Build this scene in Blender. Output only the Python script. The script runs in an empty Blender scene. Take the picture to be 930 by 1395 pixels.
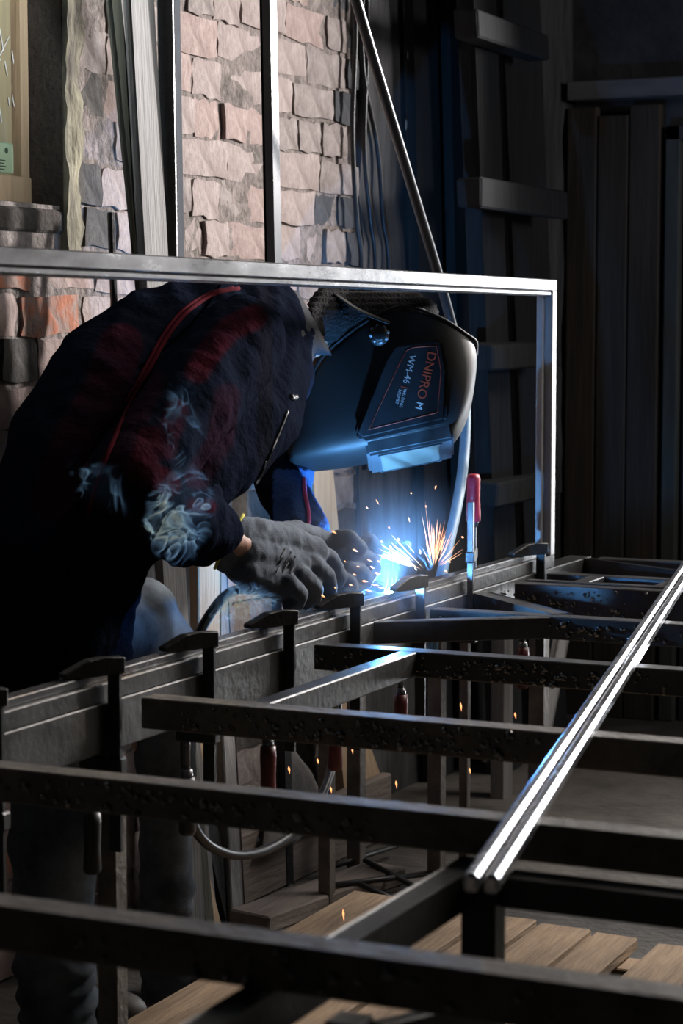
import bpy, bmesh, math, random
from math import sin, cos, pi, radians, atan
from mathutils import Vector as V, Matrix, noise
from mathutils.bvhtree import BVHTree

R = random.Random(7)
S = bpy.context.scene
COL = S.collection

# ------------------------------------------------------------------ camera
F, CX, CY, CH = 2900.0, 465.0, 697.5, 1.31
YAW, PIT = radians(25.2), atan(250.5 / 2900)
FW = V((-sin(YAW) * cos(PIT), cos(YAW) * cos(PIT), -sin(PIT)))
RT = V((cos(YAW), sin(YAW), 0))
UP = RT.cross(FW)
CAM = V((0, 0, CH))
cd = bpy.data.cameras.new('camera')
cam = bpy.data.objects.new('camera', cd)
COL.objects.link(cam)
cd.sensor_fit = 'VERTICAL'
cd.sensor_height = 36
cd.lens = F / 1395 * 36
cd.dof.use_dof = True
cd.dof.focus_distance = 4.35
cd.dof.aperture_fstop = 6.5
cd.clip_start = 0.05
m = Matrix((RT, UP, -FW)).transposed().to_4x4()
m.translation = CAM
cam.matrix_world = m
S.camera = cam

# ------------------------------------------------------------------ world, light, exposure
S.view_settings.view_transform = 'Standard'
S.view_settings.look = 'None'
S.view_settings.gamma = 1
S.view_settings.exposure = 0.0
S.cycles.transparent_max_bounces = 32
W = bpy.data.worlds.new('world')
S.world = W
W.use_nodes = True
W.node_tree.nodes['Background'].inputs[0].default_value = (0.55, 0.7, 1, 1)
W.node_tree.nodes['Background'].inputs[1].default_value = 0.02


def area(name, loc, target, sx, sy, power, col, spread=180):
    l = bpy.data.lights.new(name, 'AREA')
    l.shape = 'RECTANGLE'
    l.size, l.size_y, l.energy, l.color = sx, sy, power, col
    l.spread = radians(spread)
    o = bpy.data.objects.new(name, l)
    COL.objects.link(o)
    o.location = loc
    o.rotation_euler = (V(target) - V(loc)).to_track_quat('-Z', 'Y').to_euler()
    return o


area('daylight_far_window', (-0.5, 6.6, 2.25), (-2.3, 3.35, 1.75), 0.16, 0.5, 31, (1.0, 0.95, 0.93), 60)
area('daylight_far_doorway', (-1.05, 6.8, 1.15), (-1.25, 2.0, 1.0), 0.9, 1.9, 12, (0.92, 0.96, 1.0), 60)
area('daylight_roof_light', (-0.2, 5.3, 3.2), (-0.8, 3.3, 0.0), 1.6, 2.0, 72, (1.0, 0.92, 0.84), 100)
area('fill_far_corner', (2.6, 4.6, 2.2), (-1.7, 6.9, 1.8), 0.9, 0.9, 5, (1.0, 0.95, 0.95), 60)  # added fill to lift the dark far corner, source invented
area('fill_window_film', (2.7, 1.6, 2.4), (-2.45, 3.2, 2.25), 0.5, 0.5, 9, (0.88, 0.96, 1.0), 18)  # added front fill aimed at the window film, source invented


# ------------------------------------------------------------------ helpers
def ray(x, y): return FW + RT * ((x - CX) / F) - UP * ((y - CY) / F)
def onX(x, y, X): r = ray(x, y); return CAM + r * (X / r.x)
def onY(x, y, Y): r = ray(x, y); return CAM + r * (Y / r.y)
def onz(x, y, z): r = ray(x, y); return CAM + r * ((z - CH) / r.z)
def proj(P):
    v = V(P) - CAM
    d = v.dot(FW)
    return CX + F * v.dot(RT) / d, CY - F * v.dot(UP) / d, d


ARC = V((-1.784, 4.03, 0.7660))


def tag(o, label=None, cat=None, group=None, kind=None):
    if label: o['label'] = label
    if cat: o['category'] = cat
    if group: o['group'] = group
    if kind: o['kind'] = kind
    return o


def thing(name, label, cat, loc=(0, 0, 0), group=None):
    o = bpy.data.objects.new(name, None)
    o.empty_display_size = 0.05
    COL.objects.link(o)
    o.location = loc
    return tag(o, label, cat, group)


def link(name, me, mt, parent=None, smooth=False):
    o = bpy.data.objects.new(name, me)
    COL.objects.link(o)
    if mt is not None and not me.materials: me.materials.append(mt)
    if parent is not None:
        o.parent = parent
        # vertices are given in world coordinates: undo the parent's place
        p, off = parent, V()
        while p is not None:
            off += p.location
            p = p.parent
        o.location = -off
    if smooth:
        for q in me.polygons: q.use_smooth = True
    return o


def obj(name, bm, mt, parent=None, smooth=False):
    bmesh.ops.recalc_face_normals(bm, faces=bm.faces)
    me = bpy.data.meshes.new(name)
    bm.to_mesh(me)
    bm.free()
    return link(name, me, mt, parent, smooth)


def box(bm, a, b, bev=0.0, jit=0.0):
    a, b = V(a), V(b)
    r = bmesh.ops.create_cube(bm, size=1)
    vs = r['verts']
    for v in vs:
        v.co = V(((a.x + b.x) / 2 + v.co.x * (b.x - a.x), (a.y + b.y) / 2 + v.co.y * (b.y - a.y), (a.z + b.z) / 2 + v.co.z * (b.z - a.z)))
        if jit: v.co += V((R.uniform(-jit, jit), R.uniform(-jit, jit), R.uniform(-jit, jit)))
    if bev:
        es = list({e for v in vs for e in v.link_edges})
        bmesh.ops.bevel(bm, geom=es, offset=bev, segments=1, affect='EDGES')
    return bm


def bar(bm, p, q, w, h, side=V((0, 0, 1)), bev=0.002):
    """square tube from p to q; w across, h along 'side'"""
    p, q = V(p), V(q)
    d = (q - p)
    L = d.length
    d.normalize()
    x = d.cross(side).normalized()
    z = x.cross(d)
    r = bmesh.ops.create_cube(bm, size=1)
    M = Matrix((x, d, z)).transposed().to_4x4()
    M.translation = (p + q) / 2
    for v in r['verts']:
        v.co = M @ V((v.co.x * w, v.co.y * L, v.co.z * h))
    if bev:
        es = list({e for v in r['verts'] for e in v.link_edges})
        bmesh.ops.bevel(bm, geom=es, offset=bev, segments=1, affect='EDGES')
    return bm


def B(a, b, bev=0.0, jit=0.0): return box(bmesh.new(), a, b, bev, jit)
def BAR(p, q, w, h, side=V((0, 0, 1)), bev=0.002): return bar(bmesh.new(), p, q, w, h, side, bev)


def catmull(pts, n=8):
    pts = [V(p) for p in pts]
    P = [pts[0] * 2 - pts[1]] + pts + [pts[-1] * 2 - pts[-2]]
    out = []
    for i in range(1, len(P) - 2):
        for k in range(n):
            t = k / n
            a, b, c, d = P[i - 1], P[i], P[i + 1], P[i + 2]
            out.append(0.5 * ((2 * b) + (c - a) * t + (2 * a - 5 * b + 4 * c - d) * t * t + (3 * b - a - 3 * c + d) * t ** 3))
    out.append(pts[-1])
    return out


def tube(bm, pts, rad, n=10, cap=True, flat=1.0):
    pts = [V(p) for p in pts]
    if not isinstance(rad, (list, tuple)): rad = [rad] * len(pts)
    rings = []
    t0 = (pts[1] - pts[0]).normalized()
    ref = V((0, 0, 1)) if abs(t0.z) < 0.9 else V((1, 0, 0))
    x = t0.cross(ref).normalized()
    for i, p in enumerate(pts):
        t = (pts[min(i + 1, len(pts) - 1)] - pts[max(i - 1, 0)])
        if t.length < 1e-9: t = t0
        t.normalize()
        x = (x - t * x.dot(t)).normalized()
        y = t.cross(x)
        rings.append([bm.verts.new(p + (x * cos(2 * pi * k / n) + y * sin(2 * pi * k / n) * flat) * rad[i]) for k in range(n)])
    for a, b in zip(rings, rings[1:]):
        for k in range(n):
            bm.faces.new((a[k], a[(k + 1) % n], b[(k + 1) % n], b[k]))
    if cap:
        bm.faces.new(rings[0][::-1])
        bm.faces.new(rings[-1])
    return bm


def loft(bm, secs, n=20):
    """secs: (centre, ax, ay) with ax, ay half-axis vectors"""
    rings = []
    for c, ax, ay in secs:
        rings.append([bm.verts.new(V(c) + V(ax) * cos(2 * pi * k / n) + V(ay) * sin(2 * pi * k / n)) for k in range(n)])
    for a, b in zip(rings, rings[1:]):
        for k in range(n):
            bm.faces.new((a[k], a[(k + 1) % n], b[(k + 1) % n], b[k]))
    bm.faces.new(rings[0][::-1])
    bm.faces.new(rings[-1])
    return bm


def ball(bm, c, r, sub=2, sc=(1, 1, 1)):
    q = bmesh.ops.create_icosphere(bm, subdivisions=sub, radius=r)
    for v in q['verts']: v.co = V((v.co.x * sc[0], v.co.y * sc[1], v.co.z * sc[2])) + V(c)
    return bm


def limb(bm, chain, n=14):
    """round cones with balls at the joints: chain of (point, radius)"""
    for p, r in chain: ball(bm, p, r, 2)
    for (p, r), (q, s) in zip(chain, chain[1:]):
        if (V(q) - V(p)).length > 1e-4: tube(bm, [p, q], [r, s], n)
    return bm


def fuse(bm, voxel, smooth_it=6, disp=None):
    """merge overlapping closed shells into one continuous skin"""
    me = bpy.data.meshes.new('tmp')
    bmesh.ops.recalc_face_normals(bm, faces=bm.faces)
    bm.to_mesh(me)
    bm.free()
    o = bpy.data.objects.new('tmp', me)
    COL.objects.link(o)
    md = o.modifiers.new('r', 'REMESH')
    md.mode = 'VOXEL'
    md.voxel_size = voxel
    ms = o.modifiers.new('s', 'SMOOTH')
    ms.factor = 0.6
    ms.iterations = smooth_it
    dg = bpy.context.evaluated_depsgraph_get()
    out = bpy.data.meshes.new_from_object(o.evaluated_get(dg))
    bpy.data.objects.remove(o)
    if disp:
        ns = [v.normal.copy() for v in out.vertices]
        for v, nn in zip(out.vertices, ns): v.co = v.co + nn * disp(v.co, nn)
    for p in out.polygons: p.use_smooth = True
    return out


# ------------------------------------------------------------------ materials
def mat(name, c1, c2=None, rough=0.6, metal=0.0, scale=8.0, stretch=(1, 1, 1), bump=0.0, bscale=None, detail=6, c3=None, rough2=None,
        spec=0.5, lo=0.35, hi=0.65):
    mt = bpy.data.materials.new(name)
    mt.use_nodes = True
    nt = mt.node_tree
    N, L = nt.nodes, nt.links
    b = N['Principled BSDF']
    b.inputs['Roughness'].default_value = rough
    b.inputs['Metallic'].default_value = metal
    b.inputs['Specular IOR Level'].default_value = spec
    if c2 is None: c2 = tuple(x * 0.75 for x in c1)
    tc = N.new('ShaderNodeTexCoord')
    mp = N.new('ShaderNodeMapping')
    mp.inputs['Scale'].default_value = stretch
    L.new(tc.outputs['Object'], mp.inputs[0])
    nz = N.new('ShaderNodeTexNoise')
    nz.inputs['Scale'].default_value = scale
    nz.inputs['Detail'].default_value = detail
    nz.inputs['Roughness'].default_value = 0.65
    L.new(mp.outputs[0], nz.inputs['Vector'])
    cr = N.new('ShaderNodeValToRGB')
    cr.color_ramp.elements[0].position = lo
    cr.color_ramp.elements[1].position = hi
    cr.color_ramp.elements[0].color = (*c2, 1)
    cr.color_ramp.elements[1].color = (*c1, 1)
    if c3:
        e = cr.color_ramp.elements.new(hi + 0.12)
        e.color = (*c3, 1)
    L.new(nz.outputs['Fac'], cr.inputs[0])
    L.new(cr.outputs[0], b.inputs['Base Color'])
    if rough2 is not None:
        mr = N.new('ShaderNodeMapRange')
        mr.inputs[1].default_value, mr.inputs[2].default_value = lo, hi
        mr.inputs[3].default_value, mr.inputs[4].default_value = rough2, rough
        L.new(nz.outputs['Fac'], mr.inputs[0])
        L.new(mr.outputs[0], b.inputs['Roughness'])
    if bump:
        n2 = N.new('ShaderNodeTexNoise')
        n2.inputs['Scale'].default_value = bscale or scale * 4
        n2.inputs['Detail'].default_value = 5
        L.new(mp.outputs[0], n2.inputs['Vector'])
        bp = N.new('ShaderNodeBump')
        bp.inputs['Strength'].default_value = bump
        bp.inputs['Distance'].default_value = 0.01
        L.new(n2.outputs['Fac'], bp.inputs['Height'])
        L.new(bp.outputs[0], b.inputs['Normal'])
    return mt


def emit(name, col, s):
    mt = bpy.data.materials.new(name)
    mt.use_nodes = True
    nt = mt.node_tree
    b = nt.nodes['Principled BSDF']
    b.inputs['Base Color'].default_value = (*col, 1)
    b.inputs['Emission Color'].default_value = (*col, 1)
    b.inputs['Emission Strength'].default_value = s
    return mt


M = {}
M['steel_dark'] = mat('dark_mill_steel', (0.062, 0.061, 0.06), (0.032, 0.031, 0.031), 0.5, 0.45, 9, bump=0.15, bscale=60, rough2=0.36)
M['steel_rust'] = mat('grimy_brown_steel', (0.16, 0.135, 0.11), (0.07, 0.06, 0.05), 0.6, 0.12, 14, bump=0.3, bscale=70)
M['steel_bright'] = mat('bright_bare_steel', (0.17, 0.17, 0.175), (0.09, 0.09, 0.094), 0.28, 0.55, 22, (1, 0.35, 1), bump=0.03, bscale=90, rough2=0.22)
M['steel_post'] = mat('pale_primed_steel', (0.36, 0.36, 0.36), (0.28, 0.28, 0.28), 0.42, 0.12, 22, (1, 1, 0.35))
M['steel_polish'] = mat('polished_bar_steel', (0.6, 0.6, 0.62), (0.48, 0.48, 0.5), 0.3, 0.95, 30, (1, 0.2, 1), rough2=0.24)
M['zinc_dull'] = mat('dull_grey_zinc', (0.075, 0.085, 0.1), (0.06, 0.065, 0.075), 0.85, 0.0, 20, spec=0.1)
M['tube_dark'] = mat('dark_glossy_steel', (0.03, 0.03, 0.034), (0.02, 0.02, 0.022), 0.35, 0.5, 9, (1, 1, 0.3), rough2=0.25)
M['clamp_black'] = mat('black_painted_iron', (0.03, 0.03, 0.031), (0.016, 0.016, 0.016), 0.42, 0.3, 30, bump=0.15)
M['slag'] = mat('glossy_black_slag', (0.3, 0.29, 0.28), (0.06, 0.06, 0.06), 0.24, 0.9, 60)
M['red_grip'] = mat('worn_red_grip', (0.42, 0.02, 0.045), (0.5, 0.36, 0.38), 0.45, 0, 45, (1, 1, 0.5), lo=0.36, hi=0.44)
M['dark_red_grip'] = mat('dark_red_grip', (0.10, 0.012, 0.012), (0.06, 0.008, 0.008), 0.4, 0, 20)
M['black_grip'] = mat('black_grip', (0.02, 0.02, 0.02), None, 0.42, 0, 20)
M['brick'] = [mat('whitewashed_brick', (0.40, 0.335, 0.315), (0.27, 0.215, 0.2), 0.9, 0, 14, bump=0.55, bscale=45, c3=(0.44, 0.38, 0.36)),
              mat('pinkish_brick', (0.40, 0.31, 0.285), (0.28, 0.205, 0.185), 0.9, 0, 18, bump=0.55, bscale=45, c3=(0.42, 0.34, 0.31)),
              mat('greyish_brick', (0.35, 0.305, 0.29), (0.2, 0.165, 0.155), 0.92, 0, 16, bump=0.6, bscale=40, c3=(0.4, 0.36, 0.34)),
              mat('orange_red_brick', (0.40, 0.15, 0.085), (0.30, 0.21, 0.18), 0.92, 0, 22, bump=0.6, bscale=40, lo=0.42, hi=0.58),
              mat('sooty_and_shaded_brick', (0.10, 0.092, 0.085), (0.045, 0.042, 0.04), 0.95, 0, 14, bump=0.6, bscale=40),
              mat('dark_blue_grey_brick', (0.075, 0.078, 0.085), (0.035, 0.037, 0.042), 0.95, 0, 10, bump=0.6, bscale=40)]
M['mortar'] = mat('crumbling_mortar', (0.29, 0.245, 0.23), (0.1, 0.085, 0.075), 0.95, 0, 26, bump=0.9, bscale=55)
M['plaster_dark'] = mat('sooty_plaster', (0.06, 0.062, 0.067), (0.028, 0.03, 0.034), 0.95, 0, 6, bump=0.7, bscale=24, c3=(0.085, 0.085, 0.09))
M['plaster_moss'] = mat('peeling_mossy_plaster', (0.30, 0.28, 0.2), (0.07, 0.062, 0.05), 0.95, 0, 16, (1, 1, 0.4), bump=0.9, bscale=40)
M['plaster_brown'] = mat('brown_reveal_plaster', (0.055, 0.044, 0.036), (0.03, 0.024, 0.02), 0.95, 0, 16, bump=0.6)
M['concrete'] = mat('dusty_concrete', (0.15, 0.135, 0.12), (0.075, 0.068, 0.06), 0.9, 0, 5, bump=0.5, bscale=40)
M['wood_pallet'] = mat('dusty_pallet_wood', (0.36, 0.25, 0.155), (0.20, 0.135, 0.085), 0.85, 0, 10, (3, 0.35, 3), bump=0.4, bscale=40)
M['wood_pale'] = mat('pale_pine', (0.50, 0.36, 0.23), (0.36, 0.25, 0.155), 0.75, 0, 8, (4, 4, 0.3), bump=0.2)
M['wood_grey'] = mat('weathered_grey_board', (0.25, 0.24, 0.235), (0.15, 0.145, 0.14), 0.8, 0, 9, (5, 5, 0.25), bump=0.3)
M['wood_olive'] = mat('olive_stained_board', (0.10, 0.10, 0.075), (0.06, 0.06, 0.048), 0.85, 0, 9, (5, 5, 0.25), bump=0.3)
M['wood_dark'] = mat('dark_sooty_board', (0.028, 0.03, 0.032), (0.015, 0.016, 0.018), 0.9, 0, 9, (5, 5, 0.3), bump=0.4)
M['wood_brown'] = mat('dark_brown_door_wood', (0.062, 0.048, 0.036), (0.034, 0.028, 0.022), 0.85, 0, 5, (4, 4, 0.3), bump=0.3)
M['plank_floor'] = mat('broad_grey_brown_plank', (0.26, 0.215, 0.185), (0.15, 0.125, 0.11), 0.9, 0, 7, (3, 0.4, 3), bump=0.4)
M['hose_blue'] = mat('dark_rubber_hose', (0.035, 0.036, 0.04), (0.025, 0.026, 0.03), 0.3, 0, 30)
M['hose_arc_lit'] = mat('arc_lit_blue_grey_rubber', (0.13, 0.24, 0.32), (0.1, 0.19, 0.26), 0.45, 0, 30)  # hose rubber with the arc's blue light painted in
M['cable'] = mat('dark_rubber_cable', (0.028, 0.031, 0.036), None, 0.4, 0, 30)
M['film'] = mat('dusty_window_film', (0.36, 0.46, 0.52), (0.22, 0.3, 0.36), 0.3, 0, 5, (1, 1, 0.5), bump=0.5, bscale=16)
nt = M['film'].node_tree
tl = nt.nodes.new('ShaderNodeBsdfTranslucent')
mx = nt.nodes.new('ShaderNodeMixShader')
mx.inputs[0].default_value = 0.6
tl.inputs[0].default_value = (0.85, 0.92, 0.92, 1)
nt.links.new(nt.nodes['Principled BSDF'].outputs[0], mx.inputs[1])
nt.links.new(tl.outputs[0], mx.inputs[2])
nt.links.new(mx.outputs[0], nt.nodes['Material Output'].inputs[0])
M['scratch'] = mat('white_crease', (0.8, 0.8, 0.8), None, 0.4)
M['sticker'] = mat('pale_green_sticker', (0.42, 0.52, 0.34), (0.36, 0.46, 0.3), 0.6, 0, 20)
M['print_dark'] = mat('dark_print', (0.05, 0.08, 0.05), None, 0.6)
M['denim'] = mat('worn_dark_denim', (0.15, 0.175, 0.2), (0.05, 0.06, 0.075), 0.95, 0, 7, bump=0.15, bscale=500, spec=0.03)
M['skin'] = mat('skin', (0.42, 0.23, 0.16), (0.34, 0.18, 0.12), 0.55, 0, 20, bump=0.1)
M['glove'] = mat('grey_knit_glove', (0.12, 0.14, 0.17), (0.075, 0.088, 0.11), 0.95, 0, 12, bump=0.25, bscale=420, spec=0.2)
M['glove_print'] = mat('glove_print', (0.07, 0.075, 0.085), None, 0.8)
M['cuff_yellow'] = mat('yellow_cuff_thread', (0.5, 0.45, 0.06), None, 0.9)
M['hood'] = mat('black_hood_plastic', (0.0105, 0.011, 0.012), (0.008, 0.0085, 0.0095), 0.6, 0, 20, rough2=0.52, spec=0.35)
M['hood_panel'] = mat('glossy_hood_panel', (0.022, 0.024, 0.028), None, 0.36, 0, 20)
M['glass_screen'] = mat('pale_blue_grey_glass', (0.2, 0.2, 0.16), (0.15, 0.16, 0.14), 0.2, 0, 12, c3=(0.24, 0.2, 0.28))
M['hood_frame'] = mat('hood_frame_plastic', (0.07, 0.08, 0.09), (0.055, 0.06, 0.068), 0.38, 0, 12)
M['cap'] = mat('black_ribbed_knit', (0.018, 0.018, 0.02), (0.01, 0.01, 0.011), 0.95, 0, 30, bump=0.8, bscale=200, spec=0.2)
M['grey_plastic'] = mat('grey_plastic', (0.3, 0.3, 0.3), None, 0.45)
M['boot'] = mat('dark_boot_leather', (0.035, 0.03, 0.026), None, 0.6, 0, 20)
M['txt_red'] = mat('orange_red_lettering', (0.62, 0.1, 0.04), (0.42, 0.06, 0.03), 0.5, 0, 60)
M['txt_white'] = mat('white_lettering', (0.62, 0.62, 0.6), (0.4, 0.4, 0.4), 0.5, 0, 60)
M['blue_paint'] = mat('flaked_blue_paint', (0.05, 0.16, 0.27), (0.07, 0.10, 0.13), 0.8, 0, 18, (1, 1, 0.3), bump=0.5)
M['tarp'] = mat('grey_dusty_cloth', (0.2, 0.19, 0.185), (0.13, 0.125, 0.12), 0.95, 0, 9, bump=0.4)
M['green_cloth'] = mat('dark_green_plastic', (0.03, 0.13, 0.075), None, 0.6)
M['spark'] = emit('hot_spark', (1.0, 0.4, 0.15), 1.8)
M['spark_white'] = emit('white_hot_spark', (1.0, 0.75, 0.5), 10)
M['arc'] = emit('arc_plasma', (0.13, 0.44, 1.0), 56000)


def smoke_mat(name, a, power=1.6):
    mt = bpy.data.materials.new(name)
    mt.use_nodes = True
    nt = mt.node_tree
    N, L = nt.nodes, nt.links
    N.remove(N['Principled BSDF'])
    out = N['Material Output']
    tr = N.new('ShaderNodeBsdfTransparent')
    df = N.new('ShaderNodeBsdfDiffuse')
    tl = N.new('ShaderNodeBsdfTranslucent')
    for q in (df, tl): q.inputs[0].default_value = (0.38, 0.62, 0.92, 1)  # smoke's own bluish tint plus some painted arc light
    m1 = N.new('ShaderNodeMixShader')
    L.new(df.outputs[0], m1.inputs[1])
    L.new(tl.outputs[0], m1.inputs[2])
    lw = N.new('ShaderNodeLayerWeight')
    lw.inputs[0].default_value = 0.5
    iv = N.new('ShaderNodeMath')
    iv.operation = 'SUBTRACT'
    iv.inputs[0].default_value = 1
    L.new(lw.outputs['Facing'], iv.inputs[1])
    pw = N.new('ShaderNodeMath')
    pw.operation = 'POWER'
    pw.inputs[1].default_value = power
    L.new(iv.outputs[0], pw.inputs[0])
    tc = N.new('ShaderNodeTexCoord')
    nz = N.new('ShaderNodeTexNoise')
    nz.inputs['Scale'].default_value = 26
    nz.inputs['Detail'].default_value = 3
    L.new(tc.outputs['Object'], nz.inputs['Vector'])
    mr = N.new('ShaderNodeMapRange')
    mr.inputs[1].default_value, mr.inputs[2].default_value = 0.35, 0.68
    mr.inputs[3].default_value, mr.inputs[4].default_value = 0.1 * a, a
    L.new(nz.outputs['Fac'], mr.inputs[0])
    mu = N.new('ShaderNodeMath')
    mu.operation = 'MULTIPLY'
    L.new(pw.outputs[0], mu.inputs[0])
    L.new(mr.outputs[0], mu.inputs[1])
    m2 = N.new('ShaderNodeMixShader')
    L.new(mu.outputs[0], m2.inputs[0])
    L.new(tr.outputs[0], m2.inputs[1])
    L.new(m1.outputs[0], m2.inputs[2])
    L.new(m2.outputs[0], out.inputs[0])
    return mt


M['smoke'] = smoke_mat('wispy_smoke', 0.26, 1.2)
M['smoke_thin'] = smoke_mat('faint_smoke', 0.10, 1.2)


def struct(name, bm, mt, parent=None):
    o = obj(name, bm, mt, parent)
    if parent is None: o['kind'] = 'structure'
    return o


# ------------------------------------------------------------------ the room
WX = -2.4                                   # face of the brick wall
YF = 6.9                                    # far wall
floor = struct('floor', B((WX - 0.3, -1.6, -0.12), (3.0, YF + 0.2, 0.0)), M['concrete'])
struct('ceiling', B((WX - 0.3, -1.6, 3.3), (3.0, YF + 0.2, 3.42)), M['plaster_dark'])
WY0, WY1, WZ0, WZ1 = 2.55, 3.755, 1.56, 2.75   # window opening in the brick wall
bm = bmesh.new()
xm = WX - 0.004
box(bm, (xm - 0.28, -1.6, 0), (xm, WY0, 3.3))
box(bm, (xm - 0.28, WY0, 0), (xm, WY1, WZ0))
box(bm, (xm - 0.28, WY0, WZ1), (xm, WY1, 3.3))
box(bm, (xm - 0.28, WY1, 0), (xm, YF + 0.2, 3.3))
wall = struct('wall_left', bm, M['mortar'])
wall_far = struct('wall_far', B((WX - 0.3, YF, 0), (3.0, YF + 0.2, 3.3)), M['plaster_dark'])
struct('wall_right', B((2.85, -1.6, 0), (3.0, YF, 3.3)), M['plaster_dark'])
struct('wall_near', B((WX - 0.3, -1.6, 0), (3.0, -1.45, 3.3)), M['plaster_dark'])

# bricks of the left wall: rows of headers and stretchers, each with its own edges
def brick_mesh(L, H, D, mt, seed):
    rr = random.Random(seed)
    bm = bmesh.new()
    bmesh.ops.create_grid(bm, x_segments=5, y_segments=3, size=0.5)
    # face in the y-z plane, rounded and uneven; skirt goes back into the mortar
    for v in bm.verts:
        y, z = v.co.x, v.co.y
        edge = max(abs(y), abs(z)) > 0.49
        d = (0.0 if edge else 0.0015) + rr.uniform(-0.0015, 0.0015)
        v.co = V((d, y * L + rr.uniform(-0.006, 0.006), z * H + rr.uniform(-0.005, 0.005)))
    es = [e for e in bm.edges if e.is_boundary]
    r = bmesh.ops.extrude_edge_only(bm, edges=es)
    for e in es: e.smooth = False
    for v in r['geom']:
        if isinstance(v, bmesh.types.BMVert):
            v.co = V((-D, v.co.y * 1.02, v.co.z * 1.02))
    bmesh.ops.recalc_face_normals(bm, faces=bm.faces)
    me = bpy.data.meshes.new('brick')
    bm.to_mesh(me)
    bm.free()
    me.materials.append(mt)
    for p in me.polygons: p.use_smooth = True
    return me


COURSE = 0.0915
cands = []
row = 0
z = 0.01
while z < 2.95:
    y = 3.02 + R.uniform(-0.1, 0.0)
    while y < 5.32:
        L = 0.125 if (row % 3 != 0 and R.random() < 0.8) else 0.235
        L *= R.uniform(0.94, 1.06)
        if not (y < WY1 - 0.02 and z + COURSE > WZ0 - 0.01 and z < WZ1):
            x2, y2, d2 = proj((WX, y + L / 2, z + COURSE / 2))
            cands.append((y, z, L, x2, y2, row))
        y += L + 0.009
    row += 1
    z += COURSE
cands.sort(key=lambda c: (not (-30 < c[3] < 500 and -30 < c[4] < 1260), c[0]))
pool = {}
extra = bmesh.new()
nb = 0
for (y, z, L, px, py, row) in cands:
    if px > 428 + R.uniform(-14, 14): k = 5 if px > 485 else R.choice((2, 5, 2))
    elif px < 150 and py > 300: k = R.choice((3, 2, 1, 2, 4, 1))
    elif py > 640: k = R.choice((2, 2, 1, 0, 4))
    elif px < 150: k = R.choice((2, 4, 4, 4))  # mostly dark bricks: shadow of the leaning boards put into brick colour
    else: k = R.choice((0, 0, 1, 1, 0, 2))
    short = L < 0.18
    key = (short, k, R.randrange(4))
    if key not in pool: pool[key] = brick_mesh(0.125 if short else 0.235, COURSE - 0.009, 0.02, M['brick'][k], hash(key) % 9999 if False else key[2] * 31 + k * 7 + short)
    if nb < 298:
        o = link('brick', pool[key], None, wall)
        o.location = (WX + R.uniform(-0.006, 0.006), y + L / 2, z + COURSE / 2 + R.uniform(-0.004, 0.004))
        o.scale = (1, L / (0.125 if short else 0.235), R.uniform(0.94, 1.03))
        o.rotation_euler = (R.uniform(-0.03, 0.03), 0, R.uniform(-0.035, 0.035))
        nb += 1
    else:
        box(extra, (WX - 0.03, y, z + 0.006), (WX + R.uniform(-0.004, 0.004), y + L, z + COURSE - 0.007), 0.004)
z = 0.01
while z < 3.2:                               # courses farther along and nearer, past what can be picked apart
    for ya, yb in ((-1.4, 2.98), (5.33, YF)):
        y = ya
        while y < yb:
            L = R.choice((0.125, 0.24))
            if not (y + L > WY0 and y < WY1 and z + COURSE > WZ0 and z < WZ1):
                box(extra, (WX - 0.03, y, z + 0.006), (WX + R.uniform(-0.004, 0.004), min(y + L, yb), z + COURSE - 0.007))
            y += L + 0.013
    z += COURSE
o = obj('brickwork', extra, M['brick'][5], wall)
tag(o, kind='stuff')

# rough plaster left on the wall around the window jamb
bm = B((WX - 0.03, WY1 - 0.004, 1.44), (WX + 0.016, WY1 + 0.062, WZ1 + 0.1))
bmesh.ops.subdivide_edges(bm, edges=[e for e in bm.edges if abs(e.verts[0].co.z - e.verts[1].co.z) > 0.5], cuts=70)
bmesh.ops.subdivide_edges(bm, edges=[e for e in bm.edges if abs(e.verts[0].co.y - e.verts[1].co.y) > 0.05], cuts=3, use_grid_fill=True)
for v in bm.verts:
    k = (v.co.y - WY1) / 0.062
    n1 = noise.noise(V((1.0, v.co.z * 6, 0))) + 0.6 * noise.noise(V((4.0, v.co.z * 19, 0)))
    if k > 0: v.co.y += 0.034 * n1 * k
    if v.co.x > WX: v.co.x += 0.012 * noise.noise(v.co * 18) - 0.008 * max(0, k)
o = struct('trim_1', bm, M['plaster_moss'])
bm = bmesh.new()
box(bm, (WX - 0.2, WY1 - 0.006, WZ0 - 0.05), (WX + 0.004, WY1 + 0.004, WZ1))
box(bm, (WX - 0.2, WY0, WZ0 - 0.06), (WX + 0.006, WY1, WZ0 - 0.012), 0.006, 0.004)
struct('trim_2', bm, M['plaster_brown'])

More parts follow.
